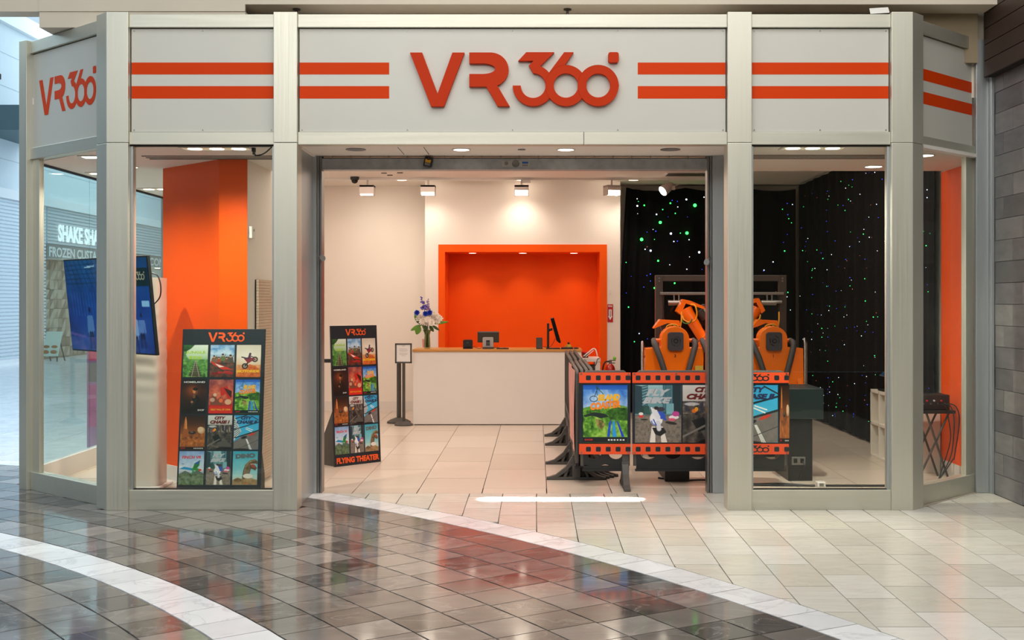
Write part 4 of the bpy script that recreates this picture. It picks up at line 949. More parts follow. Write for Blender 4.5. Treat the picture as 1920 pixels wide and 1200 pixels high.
def barrier(name, label, loc, rz, L_, feet, group=None):
    t = thing(name, label, 'barrier', loc, rz, group); barrier_parts(t, L_, feet); return t
YB = 11.0
xA0, xA1, xB0, xB1 = X(1088, YB), X(1181, YB), X(1187, YB), X(1476, YB)
bA = barrier('crowd_barrier', 'short crowd barrier wearing the island coaster film banner', (xA0, YB, 0), 0, xA1-xA0, [xA1-xA0-.045])
bB = barrier('crowd_barrier', 'long crowd barrier wearing the three poster film strip banner before the ride', (xB0, YB, 0), 0, xB1-xB0, [X(1352, YB)-xB0])
def banner(t, u0, u1, pics, holes0, with_logo=None):
    """film strip banner on the front of a barrier: orange perforated strips above and below a row of pictures"""
    fr_ = Frame((0, YB-.028, 0), (1, 0, 0), (0, 0, 1)); zt_, zb_ = Z(698, YB), Z(851, YB); st = .098
    b_ = MB(); 
    def sag(uu, v): xx = u0+(u1-u0)*uu; return (xx, YB-.024-.004*math.sin(uu*14+v*5)-.003*math.sin(v*9), zb_+(zt_-zb_)*v)
    b_.grid(sag, 40, 16); o = b_.build('banner', BANNER_D, t, smooth=180)
    fr_ = Frame((0, YB-.033, 0), (1, 0, 0), (0, 0, 1))
    for zz in (zt_-st, zb_):
        mb = MB(); hm = MB(); fr_.quad(mb, u0, u1, zz, zz+st, .0015); so_ = mb.build('orange_strip', BANNER_O, t)
        xh = holes0
        while xh < u1+.03:
            if not (with_logo and with_logo[0] < xh < with_logo[1]):
                a, b2 = max(xh-.023, u0), min(xh+.023, u1)
                if b2-a > .012:
                    q = .008; pts = _ell(a+q, zz+.026+q, q, q, 180, 270, 3)+_ell(b2-q, zz+.026+q, q, q, 270, 360, 3)+_ell(b2-q, zz+.07-q, q, q, 0, 90, 3)+_ell(a+q, zz+.07-q, q, q, 90, 180, 3)
                    MB().prism(pts, fr_.p(0, 0, .0015), fr_.ux, fr_.uy, .0008).build('perforation', BANNER_D, so_)
            xh += .0925
        if with_logo: logo(hm, fr_, (with_logo[0]+with_logo[1])/2, zz+.05, with_logo[1]-with_logo[0]-.05, .0015, .0008, Hh=.066); hm.build('logo', BANNER_D, so_)
    for (fn, a, b2, c, d) in pics:
        A_, words = fn(170, 196); me = A_.mesh('poster')
        po = art_obj('poster', me, fr_, a, c, b2-a, d-c, .001, t); letter_art(words, fr_, a, c, b2-a, d-c, .0016, po)
    for xx in [u0+.02, u1-.02]+([u0+.41, u0+.82, u1-.35] if u1-u0 > 1 else []):
        for zz in (zt_-.015, zb_+.015): MB().ring(xx, zz, .010, .005, (0, YB-.0352, 0), (1, 0, 0), (0, 0, 1), .002, 12).build('eyelet', GREYM, o)
    return o
zi0, zi1 = Z(829, YB), Z(721.5, YB)
banner(bA, xA0-.012, xA1+.004, [(p_island, X(1093, YB), X(1176, YB), zi0, zi1)], X(1103, YB))
banner(bB, xB0-.01, xB1+.008, [(p_bike, X(1190, YB), X(1276.5, YB), zi0, zi1), (p_chase1, X(1279, YB), X(1365, YB), zi0, zi1), (p_chase2, X(1371, YB), X(1457, YB), zi0, zi1), (p_desert, X(1460.5, YB), X(1478.5, YB), zi0+.0, zi1)], X(1196, YB), (X(1368, YB), X(1446, YB)))
# stacks of barriers running back from the corner
xs_ = X(1086, 11.2)-.02
first = barrier('crowd_barrier', 'crowd barrier at the outer side of the four nested behind the island coaster banner', (xs_, 12.95, 0), -math.pi/2, 1.80, [1.80-.30, .42], 'crowd barriers stacked beside the counter')
names = ['second crowd barrier of the four nested behind the island coaster banner', 'third crowd barrier of the four nested behind the island coaster banner', 'innermost crowd barrier of the four nested behind the island coaster banner']
for i, nm in enumerate(names):
    c = dup(first, (xs_+.048*(i+1), 12.95+.068*(i+1), 0), label=nm)
    for k in [q for q in ALL if q.parent == c and q.name.startswith('foot')]: k.scale = (1, .97-.002*i, .96-.03*i)
far = barrier('crowd_barrier', 'crowd barrier nearest the counter front in the rear stack', (xs_+.005, 15.50, 0), -math.pi/2, 2.25, [.42, 1.36], 'crowd barriers stacked beside the counter')
for i, nm in enumerate(['middle crowd barrier of the rear stack beside the counter', 'crowd barrier of the rear stack away from the counter front']):
    c = dup(far, (xs_+.06*(i+1), 15.50+.07*(i+1), 0), label=nm)
fd = [q for q in ALL if q.parent in (first, far) and q.name.startswith('frame')]
# side banner hanging along the first stack
mb = MB(); mb.grid(lambda u_, v: (xs_-.026-.006*math.sin(u_*11+v*4), 11.16+1.78*u_, Z(851, YB)+(Z(698, YB)-Z(851, YB))*v), 24, 10)
o = mb.build('side_banner', mat('banner_side_pink', '#D8948A', .5, 0, .25, 5.), first, smooth=180)
for nm, x_, y0_, y1_, n_ in (('a', xs_, 11.17, 12.9, 4), ('b', xs_+.005, 13.28, 15.45, 3)):
    pass
# ---------------------------------------------------------------- black cabinets under the ride
def cabinet(label, x0, yf, up, group=None):
    t = thing('speaker_cabinet', label, 'cabinet', (x0+.12, yf+.32, 0), 0)
    MB().box(x0, x0+.235, yf, yf+.64, 0, .60).build('lower_box', BLACK, t, bev=.004)
    if up:
        MB().box(x0-.05, x0+.335, yf-.03, yf+.6, .603, .895).build('upper_box', mat('dark_green_grey_box', '#1E2A2C', .35), t, bev=.004)
        mb = MB(); mb.box(x0+.03, x0+.165, yf-.008, yf, .155, .235).build('socket_plate', GREYM, t, bev=.01)
        for q in (x0+.05, x0+.115): MB().box(q, q+.035, yf-.012, yf-.008, .175, .218).build('socket', BLACK_GL, t)
        MB().tube([(x0+.14, yf-.012, .19), (x0+.15, yf-.04, .15), (x0+.12, yf-.03, .1), (x0+.10, yf-.02, .02)], .005, 6).build('cable', BLACK, t)
    return t
cabinet('black speaker cabinet with a power socket behind the shop window', X(1478, 11.36), 11.36, True)
cabinet('low black box on the floor under the long crowd barrier', X(1247, 11.32), 11.32, False)
# ---------------------------------------------------------------- ride: orange seats before a steel gantry with robot arms
YR = 13.2
def sx(px): return X(px, YR)
def sz(py): return Z(py, YR)
ride = thing('motion_ride', 'orange three seat motion ride with black padded harnesses', 'ride', (sx(1350), YR+.3, 0))
MB().box(sx(1215), sx(1488), YR-.1, YR+.4, 0, .28).build('platform', BLACK, ride, bev=.01)
SEATS = ((1263, '3'), (1354, '2'), (1445, '1'))
DECAL = mat('black_decal', '#1A1410', .5)
PAD = mat('grey_foam_pad', '#35333A', .6)
HARN = mat('grey_harness_foam', '#3B3838', .6)
for c, num in SEATS:
    w2 = 58 if num != '2' else 42
    body = [(sx(c-w2), .3), (sx(c+w2), .3), (sx(c+w2-3), sz(652)), (sx(c+26), sz(650))]+[(sx(c)+.155*math.cos(math.radians(a)), sz(634)+.135*math.sin(math.radians(a))) for a in range(0, 181, 15)]+[(sx(c-26), sz(650)), (sx(c-w2+3), sz(652))]
    mb = MB(); mb.prism(body, (0, YR+.06, 0), (1, 0, 0), (0, 0, 1), .22); mb.build('seat_shell', RIDE_O, ride, bev=.02, seg=3)
    mb = MB()     # seat pan and side bolsters
    for s_ in (-1, 1):
        q = c+s_*(w2-9); mb.prism([(-.22, .3), (.12, .3), (.12, sz(668)), (-.05, sz(672)), (-.2, sz(720))], (sx(q-6), YR, 0), (0, 1, 0), (0, 0, 1), sx(q+6)-sx(q-6))
    mb.box(sx(c-w2+4), sx(c+w2-4), YR-.3, YR+.05, .38, .52)
    mb.build('seat_bolster', RIDE_O, ride, bev=.02)
    hp = MB(); q0, q1, z0_, z1_ = sx(c-14.3), sx(c+14.3), sz(656), sz(622); r_ = .03
    pts = _ell(q0+r_, z0_+r_, r_, r_, 180, 270, 4)+_ell(q1-r_, z0_+r_, r_, r_, 270, 360, 4)+_ell(q1-r_, z1_-r_, r_, r_, 0, 90, 4)+_ell(q0+r_, z1_-r_, r_, r_, 90, 180, 4)
    hp.prism(pts, (0, YR-.155, 0), (1, 0, 0), (0, 0, 1), .06); h_ = hp.build('headrest', PAD, ride, bev=.012)
    em = MB(); O_ = (sx(c), YR-.217, sz(638)); 
    hexp = [(.055*math.cos(math.radians(90+60*k)), .06*math.sin(math.radians(90+60*k))) for k in range(6)]
    for k in range(6):
        a, b2 = Vector((hexp[k][0], 0, hexp[k][1])), Vector((hexp[(k+1) % 6][0], 0, hexp[(k+1) % 6][1])); em.tube([Vector(O_)+a*(.88)+b2*.12, Vector(O_)+b2*.88+a*.12], .003, 6)
    em.ring(0, 0, .026, .02, O_, (1, 0, 0), (0, 0, 1), .003, 16); em.build('emblem', BLACK_GL, h_)
    MB().text(num, (sx(c)-.002, YR-.1605, sz(666)), (1, 0, 0), (0, 0, 1), 1, height=.036, bold=.03).build('seat_number', DECAL, ride)
    for s_ in (-1, 1):
        hx0, hx1 = c+s_*38, c+s_*20
        mb = MB(); mb.tube([(sx(hx0-s_*1), YR+.02, sz(638)), (sx(hx0), YR-.10, sz(641)), (sx(hx0-s_*1), YR-.17, sz(647)), (sx(hx0-s_*9), YR-.24, sz(670)), (sx(hx1), YR-.27, sz(700)), (sx(hx1-s_*3), YR-.27, sz(716))], [.03, .034, .034, .034, .034, .03], 12)
        hb = mb.build('harness_arm', HARN, ride, smooth=60)
        MB().tube([(sx(hx0), YR-.02, sz(638)), (sx(c+s_*17), YR-.02, sz(638))], .021, 10).build('harness_pivot', RIDE_O, ride, smooth=50)
        MB().lathe([(.034, -.03), (.034, .03)], (sx(c+s_*20), YR-.02, sz(638)), 12, axis=(1, 0, 0)).tube([(sx(c+s_*22), YR-.04, sz(626)), (sx(c+s_*22), YR-.04, sz(645))], .012, 8).build('pivot_bracket', GREYM, ride, smooth=50)
MB().box(sx(1299), sx(1314), YR-.20, YR-.17, sz(695), sz(684)).build('warning_sticker', mat('yellow_sticker', '#C8A83A', .5), ride)
# side step rails
for a, b2, top_ in ((1203, 1207, 641), (1507, 1515, 635)):
    mb = MB(); mb.tube([(sx(a), YR-.05, .0), (sx(a), YR-.05, sz(top_+8)), (sx(a+1.2), YR-.02, sz(top_)), (sx(b2), YR+.08, sz(top_+8)), (sx(b2+2), YR+.14, .0)], .013, 8)
    mb.tube([(sx(a), YR-.05, sz(668)), (sx(a+(9 if a < 1300 else -9)), YR+.02, sz(668))], .012, 8); mb.build('side_rail', ALU, ride, smooth=50)
# steel gantry
YG = 14.1
def gx(px): return X(px, YG)
def gz(py): return Z(py, YG)
gan = thing('steel_gantry', 'grey steel gantry frame standing behind the orange seats', 'frame', (gx(1352), YG, 0))
for a, b2 in ((1229, 1243), (1461, 1475)): MB().box(gx(a), gx(b2), YG, YG+.09, 0, gz(516)).build('post', DARKSTEEL, gan, bev=.004)
MB().box(gx(1243), gx(1461), YG+.01, YG+.08, gz(527), gz(516)).build('top_beam', DARKSTEEL, gan, bev=.004)
MB().box(gx(1237), gx(1468), YG-.06, YG, gz(553), gz(548)).build('cross_rail', ALU, gan, bev=.003)
for a in (1236, 1467):
    bb = MB()
    for py in (522, 527): bb.lathe([(.012, 0), (.010, .012)], (gx(a), YG, gz(py)), 10, axis=(0, -1, 0))
    bb.build('bolt', ALU, gan)
MB().box(gx(1245), gx(1460), YG+.03, YG+.05, gz(640), gz(555)).build('back_panel', BLACK_GL, gan)
for a in (1262, 1436):
    bk = MB()
    for d_ in (0, 9): bk.box(gx(a+d_), gx(a+d_+2.4), YG-.04, YG-.01, gz(572), gz(553))
    bk.lathe([(.035, -.09), (.035, .09)], (gx(a+4), YG-.03, gz(568)), 12, axis=(1, 0, 0)).lathe([(.02, 0), (.02, .12)], (gx(a+10), YG-.03, gz(566)), 10, axis=(1, 0, 0))
    bk.build('hanging_bracket', ALU, gan, smooth=50)
# robot arms with their cables
CAB_Y = mat('yellow_cable', '#E8A21A', .5); CAB_G = mat('green_cable', '#3C7A2A', .5); MOT = mat('motor_grey', '#4A4744', .4, .5)
def arm(label, cx_, mir, lift, group):
    m_ = -1 if mir else 1; YA = 13.78
    t = thing('industrial_robot', label, 'robot', (X(cx_+(m_*41 if not mir else -34), 13.85), 13.85, 0), 0)
    def q(dx, py, dy=0.): return Vector((X(cx_+m_*dx, YA), YA+dy, Z(py-lift, YA)))
    cb_ = 1333 if not mir else 1378; YB_ = 13.8
    MB().prism([(-.24, 0), (.125, 0), (.12, Z(660, YB_)), (.06, Z(608, YB_)), (-.02, Z(612, YB_)), (-.22, Z(655, YB_))] if not mir else [(-.125, 0), (.24, 0), (.22, Z(655, YB_)), (.02, Z(612, YB_)), (-.06, Z(608, YB_)), (-.12, Z(660, YB_))], (X(cb_, YB_), YB_+.14, 0), (1, 0, 0), (0, 0, 1), .26).build('column_body', RIDE_O, t, bev=.01)
    MB().lathe([(.05, 0), (.05, .04), (.02, .04), (.02, .06)], (X(cb_-4, YB_), YB_-.12, Z(645, YB_)), 14, axis=(0, -1, 0)).build('joint_cap', MOT, t, smooth=50)
    # bracket hood: folded plate
    a = [q(-22, 583), q(-11, 561), q(-11, 592), q(27, 575), q(33, 578), q(-2, 592)]
    mb = MB(); dv = Vector((0, .22, 0))
    mb.add([q(-23, 584), q(-11, 561), q(3, 564), q(29, 575), q(29, 580), q(-6, 569), q(-16, 590)]+[v+dv for v in (q(-23, 584), q(-11, 561), q(3, 564), q(29, 575), q(29, 580), q(-6, 569), q(-16, 590))],
           [(0, 1, 5, 6), (1, 2, 3, 4, 5), (7, 13, 12, 8), (8, 12, 11, 10, 9), (0, 7, 8, 1), (1, 8, 9, 2), (2, 9, 10, 3), (3, 10, 11, 4), (4, 11, 12, 5), (5, 12, 13, 6), (6, 13, 7, 0)]); mb.build('hood', RIDE_O, t)
    MB().tube([q(-6, 580, .06), q(-2, 588, .05), q(4, 597, .03), q(18, 622, 0), q(30, 642, 0)], [.085, .08, .07, .062, .058], 14).build('arm_tube', RIDE_O, t, smooth=50)
    MB().tube([q(30, 636, .0), q(33, 648, 0)], .085, 14).build('elbow_joint', MOT, t, smooth=50)
    mb = MB(); mb.obox(q(13, 578, .05), q(27, 600, .05)-q(13, 578, .05), Vector((.11*m_, 0, .05)), Vector((0, .15, 0))).tube([q(19, 582, .03), q(31, 598, .03)], .05, 10); mb.build('motor', MOT, t, bev=.006)
    MB().obox(q(25, 580, .03), q(31, 588, .03)-q(25, 580, .03), Vector((.03*m_, 0, .02)), Vector((0, .04, 0))).build('connector', mat('pale_green_plug', '#B8E8C8', .4) if 'pale_green_plug' not in bpy.data.materials else bpy.data.materials['pale_green_plug'], t)
    MB().tube([q(3, 571, -.02), q(10, 573, -.06), q(13, 588, -.08), q(10, 600, -.08), q(0, 604, -.07), q(-10, 600, -.05), q(-13, 592, -.02)], .009, 6).build('cable', CAB_Y, t, smooth=60)
    MB().tube([q(-13, 592, -.02), q(-12, 604, -.04), q(-2, 606, -.08), q(4, 598, -.08)], .008, 6).build('cable', CAB_G, t, smooth=60)
    return t
arm('raised orange robot arm with yellow cables in front of the gantry', 1292, False, 0, 'robot arms')
arm('orange robot arm seen through the shop window behind the ride', 1412, True, 2, 'robot arms')
for c, lb in ((1262, 'orange robot wrist unit above the seat numbered three'), (1446, 'orange robot wrist unit above the seat numbered one')):
    YA = 13.48
    def q(dx, py, dy=0.): return Vector((X(c+dx, YA), YA+dy, Z(py, YA)))
    t = thing('robot_wrist', lb, 'robot part', tuple(q(0, 610)))
    mb = MB(); v_ = [q(-24, 599), q(12, 601), q(14, 612), q(-10, 606), q(-36, 616), q(-34, 612)]; mb.add(v_+[x+Vector((0, .2, 0)) for x in v_], [(0, 1, 2, 3), (0, 3, 4, 5), (6, 9, 8, 7), (6, 11, 10, 9)]+[(i, i+6, (i+1) % 6+6, (i+1) % 6) for i in range(6)]); mb.build('cover_plate', RIDE_O, t)
    mb = MB(); mb.obox(q(-24, 606, .04), q(-16, 634, .04)-q(-24, 606, .04), Vector((.13, 0, .02)), Vector((0, .12, 0))).obox(q(-14, 612, .02), Vector((.16, 0, 0)), Vector((0, .12, 0)), Vector((0, 0, .06))); mb.build('motor', MOT, t, bev=.005)
    for i in range(4): MB().tube([q(-14+i*2, 622, -.02), q(-12+i*3, 611-i, -.05), q(2, 608+i*1.2, -.07), q(12-i, 616, -.04), q(14-i, 626, -.0)], .007, 6).build('cable', (CAB_Y, CAB_G, CAB_Y, RIDE_O)[i], t, smooth=60)
    MB().tube([q(14, 618, .05), q(17, 600, .06), q(18, 585, .1)], .008, 6).build('cable', CAB_Y, t, smooth=60)
# ---------------------------------------------------------------- counter and what stands on it
YC = 16.45
def kx(px, Y=YC): return X(px, Y)
ZC = Z(655, YC)
x0c, x1c = kx(774.5), kx(1090)
ct = thing('reception_counter', 'long white reception counter with a wooden edge', 'counter', ((x0c+x1c)/2, YC+.35, 0))
MB().box(x0c+.02, x1c-.02, YC+.03, YC+.60, .0, .03).build('plinth', GREYB, ct)
MB().box(x0c, x1c, YC, YC+.022, .012, ZC-.035).build('front_panel', WHITE_LAM, ct, bev=.002)
MB().box(x0c, x0c+.022, YC+.023, YC+.65, .012, ZC-.035).build('end_panel', WHITE_LAM, ct, bev=.002)
MB().box(x1c-.022, x1c, YC+.023, YC+.65, .012, ZC-.035).build('end_panel', WHITE_LAM, ct, bev=.002)
MB().box(x0c-.01, x1c+.01, YC-.015, YC+.68, ZC-.034, ZC).build('worktop', WOOD, ct, bev=.003)
YT = YC+.16
def P2(px, py): return P(px, py, YT)
# vase of flowers
vx = X(801, YT)
vs_ = thing('flower_vase', 'glass vase of white, blue and purple flowers on the counter', 'flowers', (vx, YT, ZC))
hz = lambda py: Z(py, YT)
MB().lathe([(.040, .001), (.046, .02), (.042, .12), (.036, .19), (.046, .24), (.062, .268), (.058, .266), (.043, .238), (.033, .19), (.038, .12), (.041, .03), (.0, .025)], (vx, YT, ZC), 20).build('vase', GLASS_V, vs_, smooth=50)
STEM = mat('stem_green', '#5A6A2A', .6); LEAF = mat('leaf_green', '#5C8A22', .5, 0, .2, 20.); LEAFD = mat('leaf_dark_green', '#33501E', .55, 0, .2, 20.)
mb = MB(); rn = random.Random(3)
for i in range(12):
    a = rn.uniform(0, 6.28); mb.tube([(vx+.022*math.cos(a+2), YT+.022*math.sin(a+2), ZC+.02), (vx+.012*math.cos(a), YT+.012*math.sin(a), ZC+.2), (vx+.1*math.cos(a), YT+.06*math.sin(a), ZC+.38)], .004, 5)
mb.build('stem', STEM, vs_)
def leaf(o, d, L_, w_, m):
    d = Vector(d).normalized(); s = d.cross(Vector((0, -1, .3))).normalized(); nn = s.cross(d)
    vs2 = []; o = Vector(o)
    for i in range(7):
        t = i/6; w2 = w_*math.sin(math.pi*min(1, t*.92+.05))**.8; c = o+d*L_*t+nn*(-.12*L_*t*t); vs2 += [c-s*w2, c+nn*.01, c+s*w2]
    MB().add(vs2, [(i*3+j, i*3+j+1, i*3+j+4, i*3+j+3) for i in range(6) for j in (0, 1)]).build('leaf', m, vs_, smooth=180)
for px, py, d, L_, w_, m_ in ((792, 606, (-.7, -.2, .75), .16, .045, LEAF), (790, 609, (-.9, -.1, -.45), .17, .03, LEAF), (787, 611, (-.35, -.2, -.9), .13, .045, LEAF), (797, 610, (.1, -.3, -.9), .09, .03, LEAFD), (806, 611, (.5, -.2, -.75), .1, .025, LEAFD), (812, 607, (.95, -.1, .15), .22, .022, LEAF), (810, 610, (.8, -.2, -.5), .13, .02, LEAFD), (796, 606, (-.8, -.2, .2), .12, .03, LEAFD), (804, 607, (.4, -.3, .6), .10, .03, LEAFD), (800, 612, (-.3, -.3, -.7), .09, .025, LEAFD), (793, 600, (-.8, .0, .3), .1, .025, LEAFD)): leaf(P2(px, py), d, L_, w_, m_)
PET_W = mat('cream_petal', '#FFF6EC', .6); PET_B = mat('royal_blue_petal', '#1A3FB8', .6); PET_P = mat('purple_petal', '#5A50B0', .6); PET_L = mat('lilac_petal', '#9A82B0', .6); EYE = mat('flower_eye', '#C8B43A', .6)
def bloom(px, py, dy, r_, m_, nm='bloom', n=9):
    c = P2(px, py)+Vector((0, dy, 0)); mb = MB(); rn2 = random.Random(int(px*7+py))
    for ring_ in range(3):
        for k in range(n-ring_*2):
            a = 6.28*k/(n-ring_*2)+ring_*.5; e = .25+ring_*.5; d = Vector((math.cos(a)*math.cos(e), -math.sin(e)*.9-.1, math.sin(a)*math.cos(e)))
            s = Vector((-math.sin(a), 0, math.cos(a))); tp = c+d*r_*rn2.uniform(.9, 1.1); mb.add([c, c+d*r_*.6-s*r_*.28, tp-s*r_*.12, tp+s*r_*.12, c+d*r_*.6+s*r_*.28], [(0, 1, 2, 3, 4)])
    mb.ball(c, r_*.45, r_*.45, r_*.45, 8, 5); mb.build(nm, m_, vs_)
for px, py, r_ in ((785, 597, .055), (792, 603, .05), (797, 595, .05), (803, 599, .055), (808, 594, .05), (813, 598, .055), (819, 592, .05), (824, 597, .055), (821, 602, .045), (811, 604, .05), (799, 605, .04), (793, 589, .04), (804, 590, .045), (815, 587, .035), (788, 592, .04)): bloom(px, py, rn.uniform(-.09, .02), r_, PET_W, 'white_bloom')
for px, py in ((783, 586), (799, 588), (807, 586)): bloom(px, py, -.09, .042, PET_B, 'blue_rose', 10)
bloom(815.5, 587, -.06, .025, PET_P, 'purple_bloom', 7)
for (xa_, ya_), (xb_, yb_), m_ in (((796, 580), (790, 557), PET_P), ((800, 582), (803, 562), PET_L)):
    mb = MB(); mb.tube([P2(xa_, 600), P2(xa_, ya_), P2(xb_, yb_)], .004, 5); mb.build('stem', STEM, vs_)
    mb = MB()
    for k in range(26):
        t = rn.random(); cc = P2(xa_+(xb_-xa_)*t, ya_+(yb_-ya_)*t)+Vector((rn.uniform(-1, 1)*.045*(1.1-t), rn.uniform(-.05, .02), rn.uniform(-.012, .012))); mb.ball(cc, .017*(1.2-.6*t), .017*(1.2-.6*t), .014*(1.2-.6*t), 6, 4)
    tag(mb.build('delphinium_spike', m_, vs_), kind='stuff')
MB().obox(P2(792.6, 651), (.028, 0, 0), (.0, -.01, .0), (-.008, 0, .115)).build('care_card', mat('pink_card', '#D88A84', .6), vs_)
# till and accessories
pr = thing('receipt_printer', 'small black receipt printer on the counter', 'printer', (X(877, YT), YT, ZC))
MB().prism([(-.066, 0), (.066, 0), (.066, .115), (.055, .128), (-.055, .128), (-.066, .115)], (X(877, YT), YT+.12, ZC+.001), (1, 0, 0), (0, 0, 1), .15).build('housing', BLACK, pr, bev=.006)
MB().box(X(877, YT)-.012, X(877, YT)+.012, YT-.034, YT-.030, ZC+.085, ZC+.092).build('badge', GREYM, pr)
MB().box(X(877, YT)-.05, X(877, YT)+.05, YT-.033, YT-.030, ZC+.02, ZC+.03).build('paper_slot', BLACK_GL, pr)
tl = thing('sales_terminal', 'sales terminal seen from behind with a grey stand on the counter', 'terminal', (X(915, YT), YT, ZC))
MB().box(X(895, YT), X(935.5, YT), YT+.05, YT+.07, Z(642.5, YT), Z(622.5, YT)).build('screen', mat('dark_olive_screen', '#3A3226', .35), tl, bev=.003)
MB().box(X(896, YT), X(935, YT), YT+.045, YT+.07, Z(623.6, YT), Z(621.6, YT)).build('screen_edge', GREYM, tl)
MB().prism([(-.075, 0), (.075, 0), (.078, .125), (.07, .145), (-.07, .145), (-.078, .125)], (X(915, YT), YT+.045, ZC+.02), (1, 0, 0), (0, 0, 1), .05).build('stand', mat('silver_plastic', '#B4AEAA', .35, .3), tl, bev=.006)
MB().box(X(905, YT), X(926, YT), YT-.08, YT+.08, ZC+.001, ZC+.03).build('base', DARKSTEEL, tl, bev=.004)
MB().box(X(911.5, YT), X(918.5, YT), YT-.012, YT-.006, Z(648, YT), Z(638, YT)).build('keypad', BLACK, tl, bev=.003)
kb = MB()
for i in range(3):
    for j in range(3): kb.box(X(912.3+i*2, YT), X(913.7+i*2, YT), YT-.016, YT-.012, Z(647.3-j*2.4, YT), Z(645.9-j*2.4, YT))
kb.build('key', GREYM, tl)
tag(MB().tube([P(884, 652, YT+.05), P(890, 650.5, YT), P(898, 653.5, YT-.02), P(904, 652, YT)], .004, 6).tube([P(926, 652, YT), P(932, 651, YT-.02), P(942, 654, YT)], .004, 6).build('cable', BLACK), 'thin black cables trailing between printer and terminal', 'cable')
for px, lb, w_ in ((937, 'small black card reader lying beside the sales terminal', .045), (948, 'flat black remote lying farther from the terminal', .045)):
    t = thing('card_reader', lb, 'card reader', (X(px, YT), YT-.04, ZC)); MB().box(X(px, YT)-w_, X(px, YT)+w_, YT-.09, YT+.0, ZC+.001, ZC+.016).build('body', BLACK, t, bev=.004); MB().box(X(px, YT)-w_*.7, X(px, YT)+w_*.2, YT-.075, YT-.02, ZC+.016, ZC+.019).build('key_pad', GREYB, t)
sp = thing('desktop_speaker', 'small black box speaker on the counter beside the monitor', 'speaker', (X(1011, YT), YT, ZC))
MB().box(X(1005.3, YT), X(1017, YT), YT-.05, YT+.06, ZC+.001, Z(633, YT)).build('cabinet', BLACK, sp, bev=.004); MB().box(X(1006, YT), X(1016.3, YT), YT-.053, YT-.05, ZC+.01, Z(634, YT)).build('front_cloth', GREYB, sp)
mo = thing('computer_monitor', 'black computer monitor seen edge-on on the counter', 'monitor', (X(1031, YT), YT, ZC))
MB().box(X(1024, YT), X(1050, YT), YT-.1, YT+.1, ZC+.001, ZC+.014).build('base', BLACK, mo, bev=.004)
MB().prism([(X(1025.5, YT), ZC+.01), (X(1029.8, YT), ZC+.01), (X(1029.8, YT), Z(606, YT)), (X(1025.5, YT), Z(606, YT))], (0, YT+.03, 0), (1, 0, 0), (0, 0, 1), .06).build('stand_column', BLACK, mo, bev=.004)
MB().prism([(X(1029, YT), Z(622, YT)), (X(1036, YT), Z(619, YT)), (X(1036, YT), Z(615, YT)), (X(1029, YT), Z(617, YT))], (0, YT+.02, 0), (1, 0, 0), (0, 0, 1), .04).build('arm', BLACK, mo)
MB().prism([(X(1031.7, YT), Z(596.5, YT)), (X(1038, YT), Z(595, YT)), (X(1051.2, YT), Z(641, YT)), (X(1048.5, YT), Z(642.5, YT)), (X(1043, YT), Z(638, YT))], (0, YT+.24, 0), (1, 0, 0), (0, 0, 1), .48).build('display', BLACK_GL, mo, bev=.004)
MB().tube([P(1041, 635, YT), P(1036, 645, YT-.03), P(1030, 651, YT-.05), P(1018, 650, YT-.02)], .004, 6).build('cable', BLACK, mo, smooth=60)
kbd = thing('keyboard', 'black keyboard lying in front of the monitor', 'keyboard', (X(1063, YT), YT, ZC)); MB().box(X(1052, YT), X(1074, YT), YT-.12, YT+.02, ZC+.001, ZC+.022).build('body', BLACK, kbd, bev=.004)
kk = MB()
for i in range(8):
    for j in range(3): kk.box(X(1053.5+i*2.4, YT), X(1055.3+i*2.4, YT), YT-.11+j*.035, YT-.085+j*.035, ZC+.022, ZC+.027)
tag(kk.build('keys', GREYB, kbd), kind='stuff')
pu = thing('desk_bell', 'yellow and black desk bell behind the keyboard', 'bell', (X(1066, YT+.1), YT+.1, ZC)); MB().lathe([(.05, .001), (.055, .02), (.04, .045), (.03, .06), (.0, .062)], (X(1066, YT+.12), YT+.12, ZC), 16).build('dome', mat('mustard_plastic', '#C8A020', .4), pu, smooth=50); MB().lathe([(.012, .06), (.018, .075), (.012, .09), (0, .092)], (X(1066, YT+.12), YT+.12, ZC), 10).build('knob', BLACK, pu)
mu = thing('computer_mouse', 'black mouse at the counter end', 'mouse', (X(1080, YT), YT, ZC)); MB().ball((X(1080, YT), YT-.03, ZC+.012), .04, .05, .012, 12, 6).build('body', BLACK, mu, smooth=60); MB().box(X(1080, YT)-.004, X(1080, YT)+.004, YT-.07, YT-.05, ZC+.018, ZC+.026).build('wheel', GREYB, mu)
# lower side desk with wires
YD = 16.9
sd = thing('side_desk', 'small white side desk with loose wires beyond the counter', 'desk', (X(1108, YD), YD, 0))
ZD = Z(672, YD)
MB().box(X(1092, YD), X(1126, YD), YD, YD+.6, ZD-.05, ZD).build('desk_top', WHITE_LAM, sd, bev=.003)
MB().box(X(1116, YD), X(1125.5, YD), YD+.01, YD+.58, 0, ZD-.05).build('drawer_unit', WHITE_LAM, sd, bev=.003)
MB().box(X(1092.5, YD), X(1096, YD), YD+.01, YD+.58, 0, ZD-.05).build('leg_panel', WHITE_LAM, sd, bev=.003)
MB().box(X(1102, YD), X(1115, YD), YD+.1, YD+.3, 0, ZD-.10).build('waste_bin', GREYB, sd)
tag(MB().tube([P(1094, 668, YD+.1), P(1104, 660, YD+.1), P(1112, 654, YD+.12), P(1117, 656, YD+.1), P(1120, 667, YD+.08)], .009, 6).tube([P(1098, 669, YD+.1), P(1107, 662, YD+.1), P(1113, 657, YD+.12)], .006, 6).build('white_wire', mat('white_plastic', '#EEE6E0', .4)), 'looped white charging wires on the side desk', 'wire')
